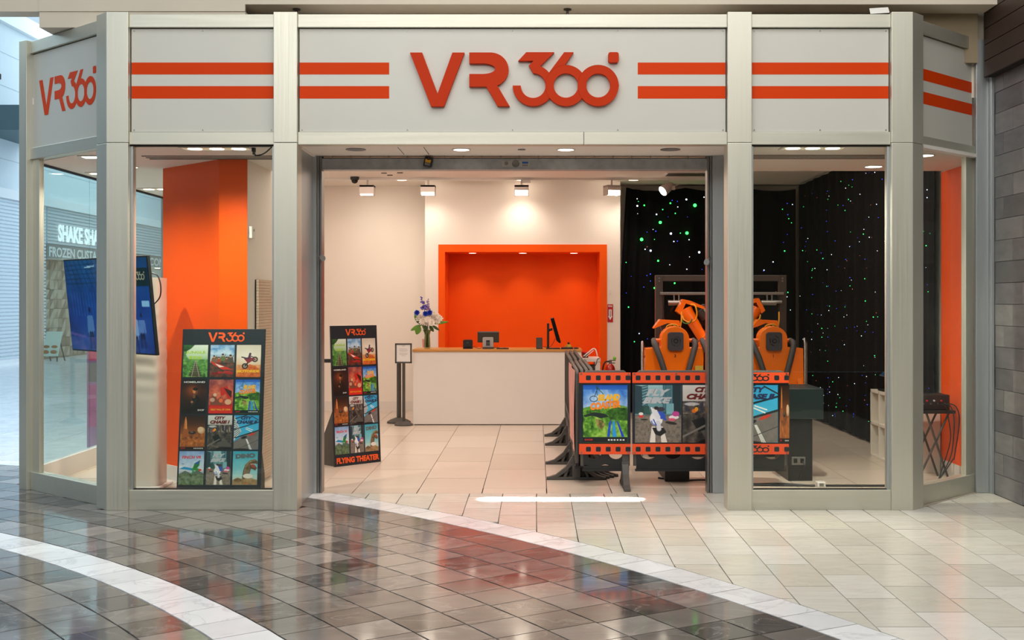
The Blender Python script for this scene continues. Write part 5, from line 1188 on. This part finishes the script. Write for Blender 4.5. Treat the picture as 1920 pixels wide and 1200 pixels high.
tag(MB().tube([P(1124, 671.8, YD-.02), P(1120, 674, YD-.05), P(1117, 684, YD-.03), P(1111, 690, YD-.02)], .006, 6).build('black_wire', BLACK), 'black wire hanging over the side desk edge', 'wire')
tb = thing('stacked_papers', 'dark red stack of papers on the side desk', 'papers', (X(1099, YD), YD+.3, ZD)); 
for i in range(4): MB().box(X(1094, YD), X(1104, YD)-.004*i, YD+.2, YD+.42, ZD+.001+i*.022, ZD+.021+i*.022, rot=.06*i).build('folder', (INK_R, GREYB, BLACK, INK_RED)[i], tb)
# ---------------------------------------------------------------- stanchions and menu stand
YS = 16.42
def stanchion(label, x, y, h_, group=None):
    t = thing('stanchion', label, 'stanchion', (x, y, 0), 0, group)
    MB().lathe([(.17, 0), (.17, .02), (.12, .05), (.05, .075), (.035, .08)], (x, y, 0), 24).build('base', GREYB, t, smooth=50)
    MB().lathe([(.032, .07), (.032, h_-.06), (.04, h_-.055), (.04, h_), (.03, h_+.005)], (x, y, 0), 16).build('post', GREYB, t, smooth=50)
    return t
xs1, ys1 = X(748, 16.75), 16.75
stanchion('grey belt stanchion just behind the framed notice stand', xs1, ys1, .93)
xs2 = X(606, 16.9); stanchion('grey belt stanchion mostly hidden behind the sideways poster board', X(640, 16.75), 16.75, .93)
tag(MB().box(X(601, 16.75)-.3, X(640, 16.75)-.04, 16.745, 16.755, Z(680, 16.75), Z(673, 16.75)).build('barrier_belt', BLACK), 'black retractable belt stretched from the hidden stanchion', 'belt')
xm = X(757, YS)
mn = thing('notice_stand', 'grey framed notice on a post stand beside the counter', 'sign stand', (xm, YS, 0))
MB().lathe([(.13, 0), (.13, .018), (.09, .045), (.03, .06)], (xm, YS, 0), 24).build('base', GREYB, mn, smooth=50)
MB().lathe([(.022, .05), (.022, .93)], (xm, YS, 0), 14).build('post', GREYB, mn, smooth=50)
fx0, fx1, fz0, fz1 = X(741, YS), X(772.5, YS), Z(681, YS), Z(643.5, YS)
mb = MB()
for a, b2, c, d in ((fx0, fx1, fz0, fz0+.022), (fx0, fx1, fz1-.022, fz1), (fx0, fx0+.022, fz0, fz1), (fx1-.022, fx1, fz0, fz1)): mb.box(a, b2, YS-.03, YS-.012, c, d)
mb.build('frame', GREYB, mn, bev=.003)
MB().box(fx0+.02, fx1-.02, YS-.022, YS-.014, fz0+.02, fz1-.02).build('notice', PAPER, mn)
mb = MB()
for k, (w_, yy) in enumerate(((.3, .9), (.2, .85), (.6, .72), (.65, .66), (.55, .60), (.62, .5), (.6, .44), (.3, .38))): c = (fx0+fx1)/2; mb.box(c-(fx1-fx0)*w_/2*.8, c+(fx1-fx0)*w_/2*.8, YS-.0232, YS-.022, fz0+(fz1-fz0)*yy-.002, fz0+(fz1-fz0)*yy+.002)
tag(mb.build('fine_print', mat('grey_ink', '#A8A4A2', .6), mn), kind='stuff')
# ---------------------------------------------------------------- fire point
YW = 17.86
ex = thing('extinguisher_sign', 'red extinguisher sign with a white downward arrow on the wall', 'sign', (X(1144, YW), YW, Z(587, YW)))
MB().box(X(1139, YW), X(1149.3, YW), YW-.008, YW-.001, Z(604, YW), Z(570.5, YW)).build('plate', mat('sign_red', '#B8141E', .4), ex)
mb = MB(); xc_ = X(1144.2, YW); mb.prism([(-.022, .07), (.022, .07), (.022, -.03), (.034, -.03), (0, -.09), (-.034, -.03), (-.022, -.03)], (xc_, YW-.0085, Z(589, YW)), (1, 0, 0), (0, 0, 1), .002); mb.build('arrow', INK_W, ex)
MB().text('FIRE', (xc_, YW-.0085, Z(574, YW)), (1, 0, 0), (0, 0, 1), 1, width=.06, height=.022, bold=.03).build('lettering', INK_W, ex)
MB().text('EXTINGUISHER', (xc_, YW-.0115, Z(588, YW)), (0, 0, -1), (1, 0, 0), 1, width=.10, height=.02, bold=.03).build('lettering', INK_R, ex)
fe = thing('fire_extinguisher', 'red fire extinguisher with a black hose at the niche edge', 'extinguisher', (X(1144, 17.6), 17.62, 0))
xe_ = X(1144.5, 17.6)
MB().lathe([(.07, .30), (.075, .32), (.075, .70), (.06, .76), (.03, .79), (.02, .80)], (xe_, 17.62, 0), 20).build('cylinder', mat('extinguisher_red', '#B01A14', .3, coat=.3), fe, smooth=50)
MB().lathe([(.0765, .45), (.0765, .66)], (xe_, 17.62, 0), 20).build('label_band', mat('grey_label', '#8A8078', .5), fe, smooth=50)
MB().lathe([(.022, .79), (.022, .84)], (xe_, 17.62, 0), 12).box(xe_-.02, xe_+.08, 17.6, 17.64, .84, .855).box(xe_-.02, xe_+.07, 17.6, 17.64, .80, .815).build('valve', GREYM, fe)
MB().tube([(xe_-.02, 17.62, .83), (xe_-.08, 17.6, .82), (xe_-.115, 17.59, .72), (xe_-.115, 17.59, .5), (xe_-.1, 17.6, .42)], .012, 8).build('hose', BLACK, fe, smooth=60)
MB().box(xe_-.05, xe_+.05, 17.68, 17.855, .31, .56).build('wall_bracket', GREYM, fe)
MB().ball((xe_+.06, 17.58, .88), .025, .02, .03, 8, 5).build('tag', mat('green_tag', '#7AC83A', .5), fe)
hb_ = thing('switch_box', 'grey switch box with a conduit beside the curtain', 'switch', (X(1168, 18.55), 18.55, Z(650, 18.55)))
MB().box(X(1165, 18.55), X(1173, 18.55), 18.50, 18.59, Z(665, 18.55), Z(638, 18.55)).build('box', GREYM, hb_, bev=.004); MB().box(X(1168, 18.5), X(1171.5, 18.5), 18.488, 18.50, Z(651, 18.5), Z(644, 18.5)).build('lever', INK_W, hb_); MB().tube([(X(1168, 18.55), 18.56, Z(665, 18.55)), (X(1168, 18.55), 18.56, .05)], .014, 8).build('conduit', GREYM, hb_)
lsw = thing('light_switch', 'small white switch plate on the white wall beside the orange niche', 'switch', (X(1144, YW), YW, Z(547, YW))); MB().box(X(1142.5, YW), X(1146, YW), YW-.01, YW-.001, Z(552, YW), Z(544, YW)).build('plate', WHITE_LAM, lsw, bev=.002); MB().box(X(1143.7, YW), X(1144.9, YW), YW-.018, YW-.01, Z(549.5, YW), Z(546.5, YW)).build('rocker', INK_W, lsw)
# ---------------------------------------------------------------- ceiling fittings
ZI = 3.56
YK = 17.39
tr_ = thing('lighting_track', 'white lighting track along the shop ceiling', 'track', (-.2, YK, ZI)); MB().box(-3.2, 2.6, YK-.018, YK+.018, ZI-.03, ZI-.001).build('rail', WHITE_LAM, tr_)
MB().box(X(987, YK)-.06, X(987, YK)+.06, YK-.05, YK+.0, ZI-.07, ZI-.03).build('feed_box', WHITE_LAM, tr_)
THEAD = mat('track_head_white', '#C9BDB4', .45)
lab_t = {689: 'white track spotlight over the blank back wall, first of the row', 803: 'white track spotlight at the corner where the back wall steps forward', 978: 'white track spotlight above the middle of the orange niche', 1147: 'white track spotlight turned towards the niche end beside the curtain'}
for px, lb in lab_t.items():
    x_ = X(px, YK); hz0, hz1 = Z(367, YK), Z(348, YK); t = thing('track_spotlight', lb, 'spotlight', (x_, YK, ZI-.03))
    MB().box(x_-.012, x_+.012, YK-.012, YK+.012, hz1-.001, ZI-.03).build('stem', THEAD, t)
    ro = .35 if px == 1147 else 0
    mb = MB(); c_ = (x_, YK)
    mb.prism([(-.10, 0), (.10, 0), (.10, .055), (.07, .148), (-.10, .148)], (x_+.106, YK, hz0), (0, 1, 0), (0, 0, 1), -.212) if False else mb.box(x_-.106, x_+.106, YK-.10, YK+.08, hz1-.03, hz1, rot=ro, c=c_).box(x_-.106, x_-.094, YK-.10, YK+.08, hz0, hz1, rot=ro, c=c_).box(x_+.094, x_+.106, YK-.10, YK+.08, hz0, hz1, rot=ro, c=c_).box(x_-.1, x_+.1, YK-.10, YK-.088, hz1-.075 if px > 900 else hz0+(.02 if px < 700 else .045), hz1, rot=ro, c=c_)
    mb.build('head', THEAD, t, bev=.003)
    MB().box(x_-.094, x_+.094, YK-.08, YK+.07, hz0+.012, hz0+.075 if px > 900 else hz0+.05, rot=ro, c=c_).build('lamp_face', LAMP, t)
    tx = x_+(.25 if px == 1147 else 0)
    if px == 1147: spot('wall_washer', (x_, YK+.02, hz0-.02), (x_-.5, 17.86, 2.2), 8, 140, 1)
    else: spot('wall_washer', (x_, YK+.12, hz0-.02), (x_, 17.9 if px > 700 else 18.6, 2.0), 8 if px > 700 else 24, 140, 1)
x_ = X(1244, YK); t = thing('track_spotlight', 'white cone spotlight on a bracket in front of the curtain', 'spotlight', (x_, YK, ZI-.03)); ax_ = Vector((-.75, -.35, -.55)).normalized(); c_ = P(1250, 353, YK)
MB().lathe([(.03, -.12), (.055, -.09), (.075, 0), (.08, .06), (.08, .08)], c_, 16, axis=ax_).build('head', THEAD, t, smooth=50); MB().lathe([(.074, .081), (.074, .088)], c_, 16, axis=ax_).build('lamp_face', LAMP, t)
MB().tube([P(1252, 338, YK), P(1254, 347, YK), P(1258, 352, YK), P(1252, 356, YK)], .012, 8).tube([P(1258, 352, YK), P(1268, 348, YK), P(1276, 343, YK)], .008, 6).lathe([(.035, -.04), (.035, .04)], P(1260, 352, YK), 12, axis=(1, 0, 0)).build('bracket', THEAD, t, smooth=50)
def disc(name, label, px, py, zc, r_, glow, cat='ceiling light', group=None):
    Y = F*(zc-H)/(CY-py); x = X(px, Y); t = thing(name, label, cat, (x, Y, zc), 0, group)
    MB().ring(0, 0, r_*1.12, r_*.93, (x, Y, zc-.006), (1, 0, 0), (0, 1, 0), .006, 28).build('trim_ring', WHITE_LAM if glow else GREYM, t)
    MB().lathe([(r_*.93, 0), (r_*.93, .004)], (x, Y, zc-.0055), 28).build('lens' if glow else 'grille', glow or mat('speaker_grille', '#6E7A82', .5) if not (not glow and 'speaker_grille' in bpy.data.materials) else bpy.data.materials['speaker_grille'], t)
    return x, Y
for px, lb in ((753, 'round recessed light near the dome camera'), (978, 'round recessed light above the middle track spotlight'), (1188, 'round recessed light next to the cone spotlight')): x_, y_ = disc('downlight', lb, px, 337, ZI-.001, .085, LAMP); spot('shop_downlight', (x_, y_, ZI-.03), (x_, y_-.6, 0), 18 if px < 1100 else 45, 120, .9)
for px, lb in ((865, 'bright round light in the entrance soffit beside the hanging lock'), (1061, 'bright round light in the entrance soffit on the grille sticker side')): disc('downlight', lb, px, 280, 3.061, .074, LAMP)
for px in (865, 1061): spot('soffit_lamp', (X(px, 10.03), 10.03, 3.04), (X(px, 10.03), 10.1, 0), 55, 120, .8)
for px, lb in ((667, 'round dark speaker in the entrance soffit over the poster board'), (1257, 'round dark speaker in the entrance soffit over the barriers')): disc('ceiling_speaker', lb, px, 280, 3.061, .078, None, 'speaker')
disc('smoke_detector', 'small round sensor in the middle of the entrance soffit', 978, 280, 3.061, .03, None, 'detector')
disc('downlight', 'round recessed light in the bay ceiling before the curtain', 1638, 312, 3.049, .085, LAMP)
disc('downlight', 'round recessed light at the angled end window by the stone wall', 1733, 291, 3.049, .085, LAMP)
disc('downlight', 'round recessed light behind the tilted screen', 249, 313, 3.049, .05, LAMP)
for px0_, px1_, py, lb in ((345, 468, 278, 'long recessed triple lamp above the poster board window'), (1468, 1580, 277, 'long recessed triple lamp above the curtain window'), (157, 192, 294, 'recessed double lamp at the angled window corner'), (266, 318, 354, 'recessed double lamp deep in the display bay'), (170, 192, 325, 'small recessed lamp behind the angled window')):
    Y = F*(3.049-H)/(CY-py); a, b2 = X(px0_, Y), X(px1_, Y); t = thing('recessed_lamp', lb, 'ceiling light', ((a+b2)/2, Y, 3.049)); dd = .085
    mb = MB(); mb.box(a-.02, b2+.02, Y-dd-.02, Y-dd, 3.040, 3.049).box(a-.02, b2+.02, Y+dd, Y+dd+.02, 3.040, 3.049).box(a-.02, a, Y-dd, Y+dd, 3.040, 3.049).box(b2, b2+.02, Y-dd, Y+dd, 3.040, 3.049); mb.build('trim', WHITE_LAM, t)
    MB().box(a, b2, Y-dd, Y+dd, 3.044, 3.048).build('tray', mat('lamp_tray', '#C8B49A', .4, emit=.6) if 'lamp_tray' not in bpy.data.materials else bpy.data.materials['lamp_tray'], t)
    n_ = 3 if px1_-px0_ > 60 else 2 if px1_-px0_ > 30 else 1
    for k in range(n_): MB().lathe([(.06, 0), (.06, .003)], (a+(b2-a)*(k+.5)/n_, Y, 3.0405), 18).build('lamp_face', LAMP, t)
    spot('bay_lamp', ((a+b2)/2, Y, 3.03), ((a+b2)/2, Y+.15, 0), (230 if px0_ < 1000 else 400) if n_ == 3 else 150, 140, .9)
for px, lb in ((886, 'recessed light in the niche top above the sales terminal side'), (980, 'recessed light in the niche top at its middle'), (1076, 'recessed light in the niche top above the monitor')):
    x_ = X(px, 18.2); t = thing('niche_light', lb, 'ceiling light', (x_, 18.2, RZ-.013)); MB().ring(0, 0, .075, .062, (x_, 18.2, RZ-.018), (1, 0, 0), (0, 1, 0), .005, 24).build('trim_ring', ORANGE, t); MB().lathe([(.062, 0), (.062, .003)], (x_, 18.2, RZ-.0165), 24).build('lens', LAMP, t)
    spot('niche_spot', (x_, 18.2, RZ-.03), (x_, 18.42, 0), 13, 100, .8, r=.03)
# slot diffusers in the bays
for x0_, x1_, pys, lb in ((-3.55, -2.05, (292.5, 295.5, 298), 'black slot air diffuser in the bay ceiling behind the poster board'), (1.85, 3.3, (291, 294, 297), 'black slot air diffuser in the bay ceiling before the curtain')):
    t = thing('slot_diffuser', lb, 'air vent', ((x0_+x1_)/2, 10.6, 3.049))
    for py in pys: Y = F*(3.049-H)/(CY-py); MB().box(x0_, x1_, Y-.012, Y+.012, 3.045, 3.0495).build('slot', DARKGAP, t)
for px, py, n_ in ((727, 326, 3),):
    pass
t = thing('ceiling_vent', 'square louvred vent in the shop ceiling by the jamb', 'air vent', (X(1292, 16.8), 16.8, ZI)); x_ = X(1292, 16.8)
MB().box(x_-.36, x_+.36, 16.55, 17.05, ZI-.012, ZI-.001).build('frame', WHITE_LAM, t)
for k in range(6): MB().box(x_-.32, x_+.32, 16.6+k*.07, 16.63+k*.07, ZI-.016, ZI-.012).build('louvre', GREYB, t)
t = thing('ceiling_vent', 'small round air outlet in the shop ceiling near the first track spotlight', 'air vent', (X(735, 16.6), 16.6, ZI))
for k, (px, py) in enumerate(((720, 324), (750, 323.5), (731, 328))): Y = F*(ZI-H)/(CY-py); MB().box(X(px-5, Y), X(px+5, Y), Y-.02, Y+.02, ZI-.01, ZI-.001).build('slot', GREYB, t)
Yd = 17.2; xd_ = X(665, Yd); t = thing('dome_camera', 'black dome security camera on the shop ceiling', 'camera', (xd_, Yd, ZI)); MB().lathe([(.065, 0), (.065, -.035), (.05, -.05)], (xd_, Yd, ZI-.001), 18).build('housing', BLACK, t, smooth=50); MB().lathe([(.048, -.045), (.046, -.07), (.03, -.092), (0, -.1)], (xd_, Yd, ZI-.001), 18).build('dome', BLACK_GL, t, smooth=50)
# things on the grille housing
t = thing('lock_box', 'black and yellow lock box hanging tilted on the grille housing', 'lock box', tuple(P(799, 302, 10.62))); fl = Frame(P(793.5, 312.5, 10.66), (1, 0, -.2), (.2, 0, 1))
w_, h_ = .078, .092
fl.quad(MB(), 0, w_, 0, h_, .05).build('case', BLACK, t, bev=.014, seg=3); fl.quad(MB(), .014, w_-.014, .04, .068, .003, .05).build('yellow_label', mat('label_yellow', '#D8A020', .5), t); fl.quad(MB(), .014, w_-.014, .014, .036, .003, .05).build('grey_label', GREYM, t); MB().lathe([(.016, 0), (.014, .006)], fl.p(w_*.5, .077, .05), 12, axis=tuple(fl.n)).build('dial', BLACK_GL, t)
t = thing('sticker_plate', 'pale maker plate with a blue patch on the grille housing', 'plate', tuple(P(967, 308, 10.65))); fl = Frame(P(941, 313.5, 10.658), (1, 0, 0), (0, 0, 1)); W_ = X(993, 10.658)-X(941, 10.658); h_ = Z(301.5, 10.658)-Z(313.5, 10.658)
fl.quad(MB(), 0, W_, 0, h_, .004).build('plate', mat('pale_metal', '#B4B2AE', .4, .5), t); fl.quad(MB(), W_*.73, W_*.95, h_*.55, h_*.85, .002, .004).build('blue_patch', mat('sticker_blue', '#2A5AA8', .4), t); fl.quad(MB(), W_*.74, W_*.94, h_*.15, h_*.4, .002, .004).build('grey_patch', GREYM, t)
MB().lathe([(.018, 0), (.018, .004)], fl.p(W_*.16, h_*.6, .004), 14, axis=tuple(fl.n)).build('rivet', GREYM, t); MB().lathe([(.034, 0), (.03, .012), (.012, .014)], fl.p(W_*.50, h_*.55, .004), 18, axis=tuple(fl.n)).tube([fl.p(W_*.5, h_*.55, .016), fl.p(W_*.5, h_*1.25, .012)], .005, 8).build('pull_hook', GREYM, t, smooth=50)
for px, s_, lb in ((603, 1, 'round grey disc handle on the jamb near the poster board'), (1327, -1, 'round grey disc handle on the jamb near the ride')):
    t = thing('grille_stop', lb, 'handle', tuple(P(px, 484, 10.62))); c_ = P(px+s_*1, 484 if s_ > 0 else 492, 10.60); a_ = Vector((.55*s_, -.75, .2)).normalized()
    MB().lathe([(.03, 0), (.03, .008), (.026, .012)], c_, 20, axis=a_).build('disc', GREYM, t); MB().tube([c_, P(px-s_*5, 482, 10.66)], .008, 8).build('stalk', GREYM, t)
t = thing('cable_plug', 'black plug and cable hanging in the window top corner', 'cable', tuple(P(500, 288, 9.93)))
MB().tube([P(512, 273, 9.93), P(506, 279, 9.93), P(498, 286, 9.93), P(490, 290, 9.93), P(480, 291.5, 9.93), P(478, 289, 9.93)], .006, 8).build('cable', BLACK, t, smooth=60); MB().box(X(472.5, 9.93), X(479, 9.93), 9.91, 9.95, Z(285, 9.93), Z(277, 9.93)).box(X(474, 9.93), X(478, 9.93), 9.915, 9.945, Z(290, 9.93), Z(285, 9.93)).build('plug', BLACK, t, bev=.003)
# ---------------------------------------------------------------- on the white partition
xp = -2.663
def Yat(px): return F*xp/(px-CX)
def onp(name, label, cat, pa, pb, ya, yb, d, m, nm):
    t = thing(name, label, cat, (xp, (Yat(pa)+Yat(pb))/2, 1.5)); Y = Yat((pa+pb)/2)
    MB().box(xp+.001, xp+d, Yat(pa), Yat(pb), Z(yb, Y), Z(ya, Y)).build(nm, m, t, bev=.003); return t
t = onp('wall_sensor', 'white sensor box high on the white partition', 'sensor', 466.5, 473, 425, 447, .03, WHITE_LAM, 'case'); MB().lathe([(.012, 0), (.012, .004)], (xp+.03, Yat(470), Z(432, Yat(470))), 10, axis=(1, 0, 0)).build('lens', GREYM, t)
t = thing('grooved_panel', 'narrow light wood grooved display panel on the white partition', 'panel', (xp+.02, Yat(488), 0)); ya, yb = Yat(478), Yat(504); zz = .02; k = 0
MB().box(xp+.001, xp+.012, ya, yb, .0, Z(525, Yat(490))).build('backing', DARKGAP, t)
SLW = mat('pale_wood_slat', '#D8BFA8', .5, 0, .08, 6.)
mb = MB()
while zz < Z(525, Yat(490))-.02: mb.box(xp+.012, xp+.034, ya, yb, zz, min(zz+.0255, Z(525, Yat(490)))); zz += .028
tag(mb.build('slats', SLW, t), kind='stuff')
t = onp('alarm_strip', 'narrow red vertical sign at the end of the white partition', 'sign', 504.6, 507.2, 555, 607, .02, mat('strip_red', '#C81E28', .4), 'plate'); 
MB().box(xp+.02, xp+.022, Yat(505.3), Yat(506.5), Z(565, 11.8), Z(560, 11.8)).build('white_mark', INK_W, t)
# ---------------------------------------------------------------- behind the curtain window
xs0, xs1_, ya, yb, hs = 3.755, 4.02, 11.92, 13.18, .755
sh = thing('cube_shelf', 'low white open cube shelf along the curtain', 'shelf', ((xs0+xs1_)/2, (ya+yb)/2, 0)); th = .02
SHW = mat('shelf_white', '#E2D8CC', .45)
MB().box(xs1_-.012, xs1_, ya, yb, 0, hs).build('back_panel', SHW, sh)
for zz in (0.0, hs/2-th/2, hs-th*1.6): MB().box(xs0, xs1_-.012, ya, yb, zz, zz+th*1.6).build('shelf_board', SHW, sh, bev=.002)
for k in range(5): yy = ya+(yb-ya-th)*k/4; MB().box(xs0, xs1_-.012, yy, yy+th, 0, hs).build('divider', SHW, sh, bev=.002)
MB().box(xs0-.004, 4.108, ya-.004, ya+.012, 0, hs).build('end_panel', SHW, sh, bev=.002)
lp = thing('laptop', 'dark open screen lit blue on top of the cube shelf', 'laptop', (3.86, 12.7, hs)); MB().box(3.77, 4.0, 12.5, 12.95, hs+.001, hs+.02).build('base', BLACK, lp, bev=.003)
MB().obox((3.80, 12.47, hs+.16), (-.0, .5, 0), (.16, 0, .10), (-.008, 0, .012)).build('screen', mat('blue_lit_screen', '#2A4A6A', .12), lp, bev=.003); MB().box(3.86, 3.92, 12.68, 12.76, hs+.02, hs+.22).build('neck', BLACK, lp)  # blue light on the dark screen is put into its base colour
ft = thing('folding_table', 'black folding table with crossed legs at the angled window', 'table', (3.9, 11.5, 0)); zt_ = .685
MB().box(3.62, 4.05, 11.32, 11.72, zt_-.03, zt_).build('table_top', BLACK, ft, bev=.004)
for yy in (11.36, 11.68):
    for a, b2 in ((3.70, 4.0), (4.0, 3.78)): MB().tube([(a, yy+(.012 if a < b2 else 0), .0), (b2, yy+(.012 if a < b2 else 0), zt_-.03)], .011, 8).build('leg', GREYB, ft)
MB().tube([(3.70, 11.36, .02), (3.70, 11.68, .02)], .011, 8).build('foot_bar', GREYB, ft)
am = thing('amplifier', 'black amplifier rack unit with tangled plugs on the folding table', 'amplifier', (3.88, 11.5, zt_)); MB().box(3.66, 4.02, 11.40, 11.68, zt_+.001, zt_+.145).build('case', BLACK, am, bev=.004)
for k in range(7): MB().lathe([(.008, 0), (.008, .02)], (3.76+k*.035, 11.40, zt_+.06+.03*(k % 2)), 8, axis=(0, -1, 0)).build('jack', (GREYM, INK_RED, GREYM, PAPER)[k % 4], am)
cb = MB(); rn = random.Random(9)
for k in range(3):
    x_ = 3.95+k*.05; cb.tube([(x_-.06, 11.40, zt_+.06), (x_, 11.32, zt_+.04), (x_+.02, 11.28, zt_-.1), (min(x_+.03, 4.08)-.02*k, 11.27+.03*k, .40-.08*k), (x_-.05, 11.26, .14+.04*k), (x_-.1-.05*k, 11.24, .012)], .006, 6)
tag(cb.build('cable_tangle', BLACK, None, smooth=60), 'tangle of black cables falling from the amplifier', 'cables', kind='stuff')
ps = thing('power_adapter', 'small white power adapter standing at the glass of the angled window', 'adapter', (3.97, 11.1, 0)); MB().box(3.935, 4.0, 11.08, 11.14, .0, .075).build('case', WHITE_LAM, ps, bev=.006); MB().box(3.95, 3.985, 11.09, 11.13, .075, .081).build('orange_light', mat('neon_orange', '#F0642A', .5, emit=.8), ps)
tag(MB().tube([(1.62, 11.2, .01), (1.9, 11.12, .008), (2.2, 11.05, .008), (2.62, 11.02, .01)], .011, 8).tube([(1.66, 11.32, .01), (2.0, 11.14, .008), (2.3, 11.08, .02), (2.6, 11.0, .012)], .008, 8).tube([(1.2, 11.5, .01), (1.4, 11.35, .008), (1.62, 11.3, .02), (1.7, 11.22, .01)], .01, 8).build('floor_cable', BLACK, None, smooth=60), 'black cables lying on the floor below the barriers', 'cable')
tag(MB().box(2.72, 3.9, 11.0, 11.06, 0, .014).build('cable_cover', BLACK, bev=.004), 'flat black cable cover strip across the floor behind the curtain window', 'cable cover')
pg = thing('extension_socket', 'small white socket block joining the cables on the floor', 'socket', (2.67, 11.0, 0)); MB().box(2.63, 2.71, 10.97, 11.05, .0, .05).build('case', WHITE_LAM, pg, bev=.008); MB().box(2.65, 2.69, 10.965, 10.97, .012, .038).build('face', GREYM, pg)
# ---------------------------------------------------------------- far shops across the hall, seen through the display bay
XF = -14.5
sl = MB(); zz = .12
while zz < 4.5: sl.prism([(0, 0), (.05, .02), (.05, .075), (0, .095)], (XF, 20.0, zz), (1, 0, 0), (0, 0, 1), -14.6); zz += .1
shd = tag(sl.build('roller_shutter', mat('shutter_white', '#DDE6EC', .5)), 'white corrugated roller shutter closed across the hall', 'shutter', kind='stuff')
sk = thing('burger_shop_front', 'far burger shop front with glowing letters and patterned tile wall', 'shop front', (XF, 41, 0))
ss = MB(); zz = 3.42
while zz < 4.5: ss.prism([(0, 0), (.05, .02), (.05, .075), (0, .095)], (XF+.02, 34.65, zz), (1, 0, 0), (0, 0, 1), -20); zz += .1
tag(ss.build('slatted_panel', mat('shutter_grey', '#C8D0D4', .5), sk), kind='stuff')
MB().box(XF-.05, XF+.06, 34.65, 54, 2.98, 3.42).build('name_band', mat('grey_band', '#7E8482', .5), sk)
def fsx(px): return F*XF/(px-CX)
ya, yb = fsx(101), fsx(246)
MB().text('SHAKE SHACK', (XF+.12, ya, 3.78), (0, 1, 0), (0, 0, 1), 1, width=(fsx(196)-ya), height=.52, bold=.03, d=.02, align='LEFT').build('glowing_letters', SIGN_GLOW, sk)
ya, yb = fsx(88), fsx(176)
MB().text('FROZEN CUSTARD', (XF+.065, ya, 3.2), (0, 1, 0), (0, 0, 1), 1, width=(fsx(192)-ya), height=.3, bold=.03, align='LEFT').build('lettering', INK_W, sk)
MB().text('CONCRETES', (XF+.065, fsx(277), 3.2), (0, 1, 0), (0, 0, 1), 1, width=4.2, height=.3, bold=.03, align='LEFT').build('lettering', INK_W, sk)
tm = MB(); rn = random.Random(4)
TL_M = [mat('tan_tile', '#A8937A', .6), mat('tan_tile_light', '#C4B098', .6), mat('tan_tile_dark', '#8A7660', .6)]
for i in range(22):
    for j in range(10):
        y_, z_ = 34.7+i*.30, .05+j*.29
        for k, q in enumerate(([(0, 0), (.29, 0), (.29, .28)], [(0, 0), (.29, .28), (0, .28)])): tm.prism([(a, b2) for a, b2 in q], (XF-.02, y_, z_), (0, 1, 0), (0, 0, 1), .012+.01*rn.random(), m=rn.randrange(3))
MB().box(XF-.12, XF-.03, 34.65, 41.4, 0, 2.98).build('tile_backing', TL_M[0], sk)
tag(tm.build('tile_wall', TL_M, sk), kind='stuff')
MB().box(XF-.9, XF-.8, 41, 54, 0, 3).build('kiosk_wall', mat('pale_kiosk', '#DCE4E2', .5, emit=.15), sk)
for y_ in (36.5, 39.5, 44, 47): MB().lathe([(.1, 0), (.1, .02)], (XF+.3, y_, 2.95), 12).build('lamp', LAMP, sk)
MB().box(XF-1, XF+.5, 34.65, 54, 2.96, 2.98).build('canopy', MALL_CREAM, sk)
af = thing('menu_easel', 'pale menu easel with burger pictures far across the hall', 'sign', (X(96, 33.5), 33.5, 0)); Yf = 33.5
MB().obox((X(78, Yf), Yf, Z(668, Yf)), (X(108, Yf)-X(78, Yf), 0, 0), (.06, .2, Z(622, Yf)-Z(668, Yf)), (0, .03, 0)).build('board', mat('menu_green_white', '#DCE8D8', .5), af)
for i in range(2):
    for j in range(2): MB().ball((X(85+i*15, Yf), Yf+.02+.06*j, Z(660-j*9, Yf)), .10, .02, .055, 10, 5).build('burger_picture', mat('burger_brown', '#A8703A', .6) if 'burger_brown' not in bpy.data.materials else bpy.data.materials['burger_brown'], af)
for px in (80, 107): MB().tube([(X(px, Yf), Yf+.2, Z(640, Yf)), (X(px+3, Yf), Yf+.45, 0.0)], .02, 6).tube([(X(px, Yf), Yf, Z(668, Yf)), (X(px, Yf), Yf, 0)], .02, 6).build('leg', GREYB, af)
pk = thing('pink_display', 'pink and white advertising panel in the hall beyond the side glass', 'sign', (X(176, 13.4), 13.5, 0)); Yp = 13.45
MB().box(X(163, Yp), X(203, Yp), Yp, Yp+.05, 0, Z(655, Yp)).build('panel', mat('lilac_panel', '#B48AB8', .4, 0, .2, 4.), pk); MB().box(X(166, Yp), X(203, Yp), Yp-.004, Yp, Z(676, Yp), Z(658, Yp)).build('pink_header', mat('hot_pink', '#E85A86', .4, 0, .1, 10.), pk); MB().box(X(166, Yp), X(203, Yp), Yp-.004, Yp, Z(716, Yp), Z(680, Yp)).build('photo_panel', mat('grey_photo', '#7A7A80', .4, 0, .3, 6.), pk); MB().box(X(166, Yp), X(203, Yp), Yp-.004, Yp, Z(800, Yp), Z(722, Yp)).build('magenta_panel', mat('magenta_photo', '#C86AA0', .4, 0, .3, 6.), pk)
# scrap of paper on the fascia top
tag(MB().obox(P(1632, 26, 9.85), (.16, 0, .01), (.02, .10, .06), (0, .004, .012)).build('paper_scrap', PAPER), 'scrap of white paper lying on top of the storefront beam', 'paper')
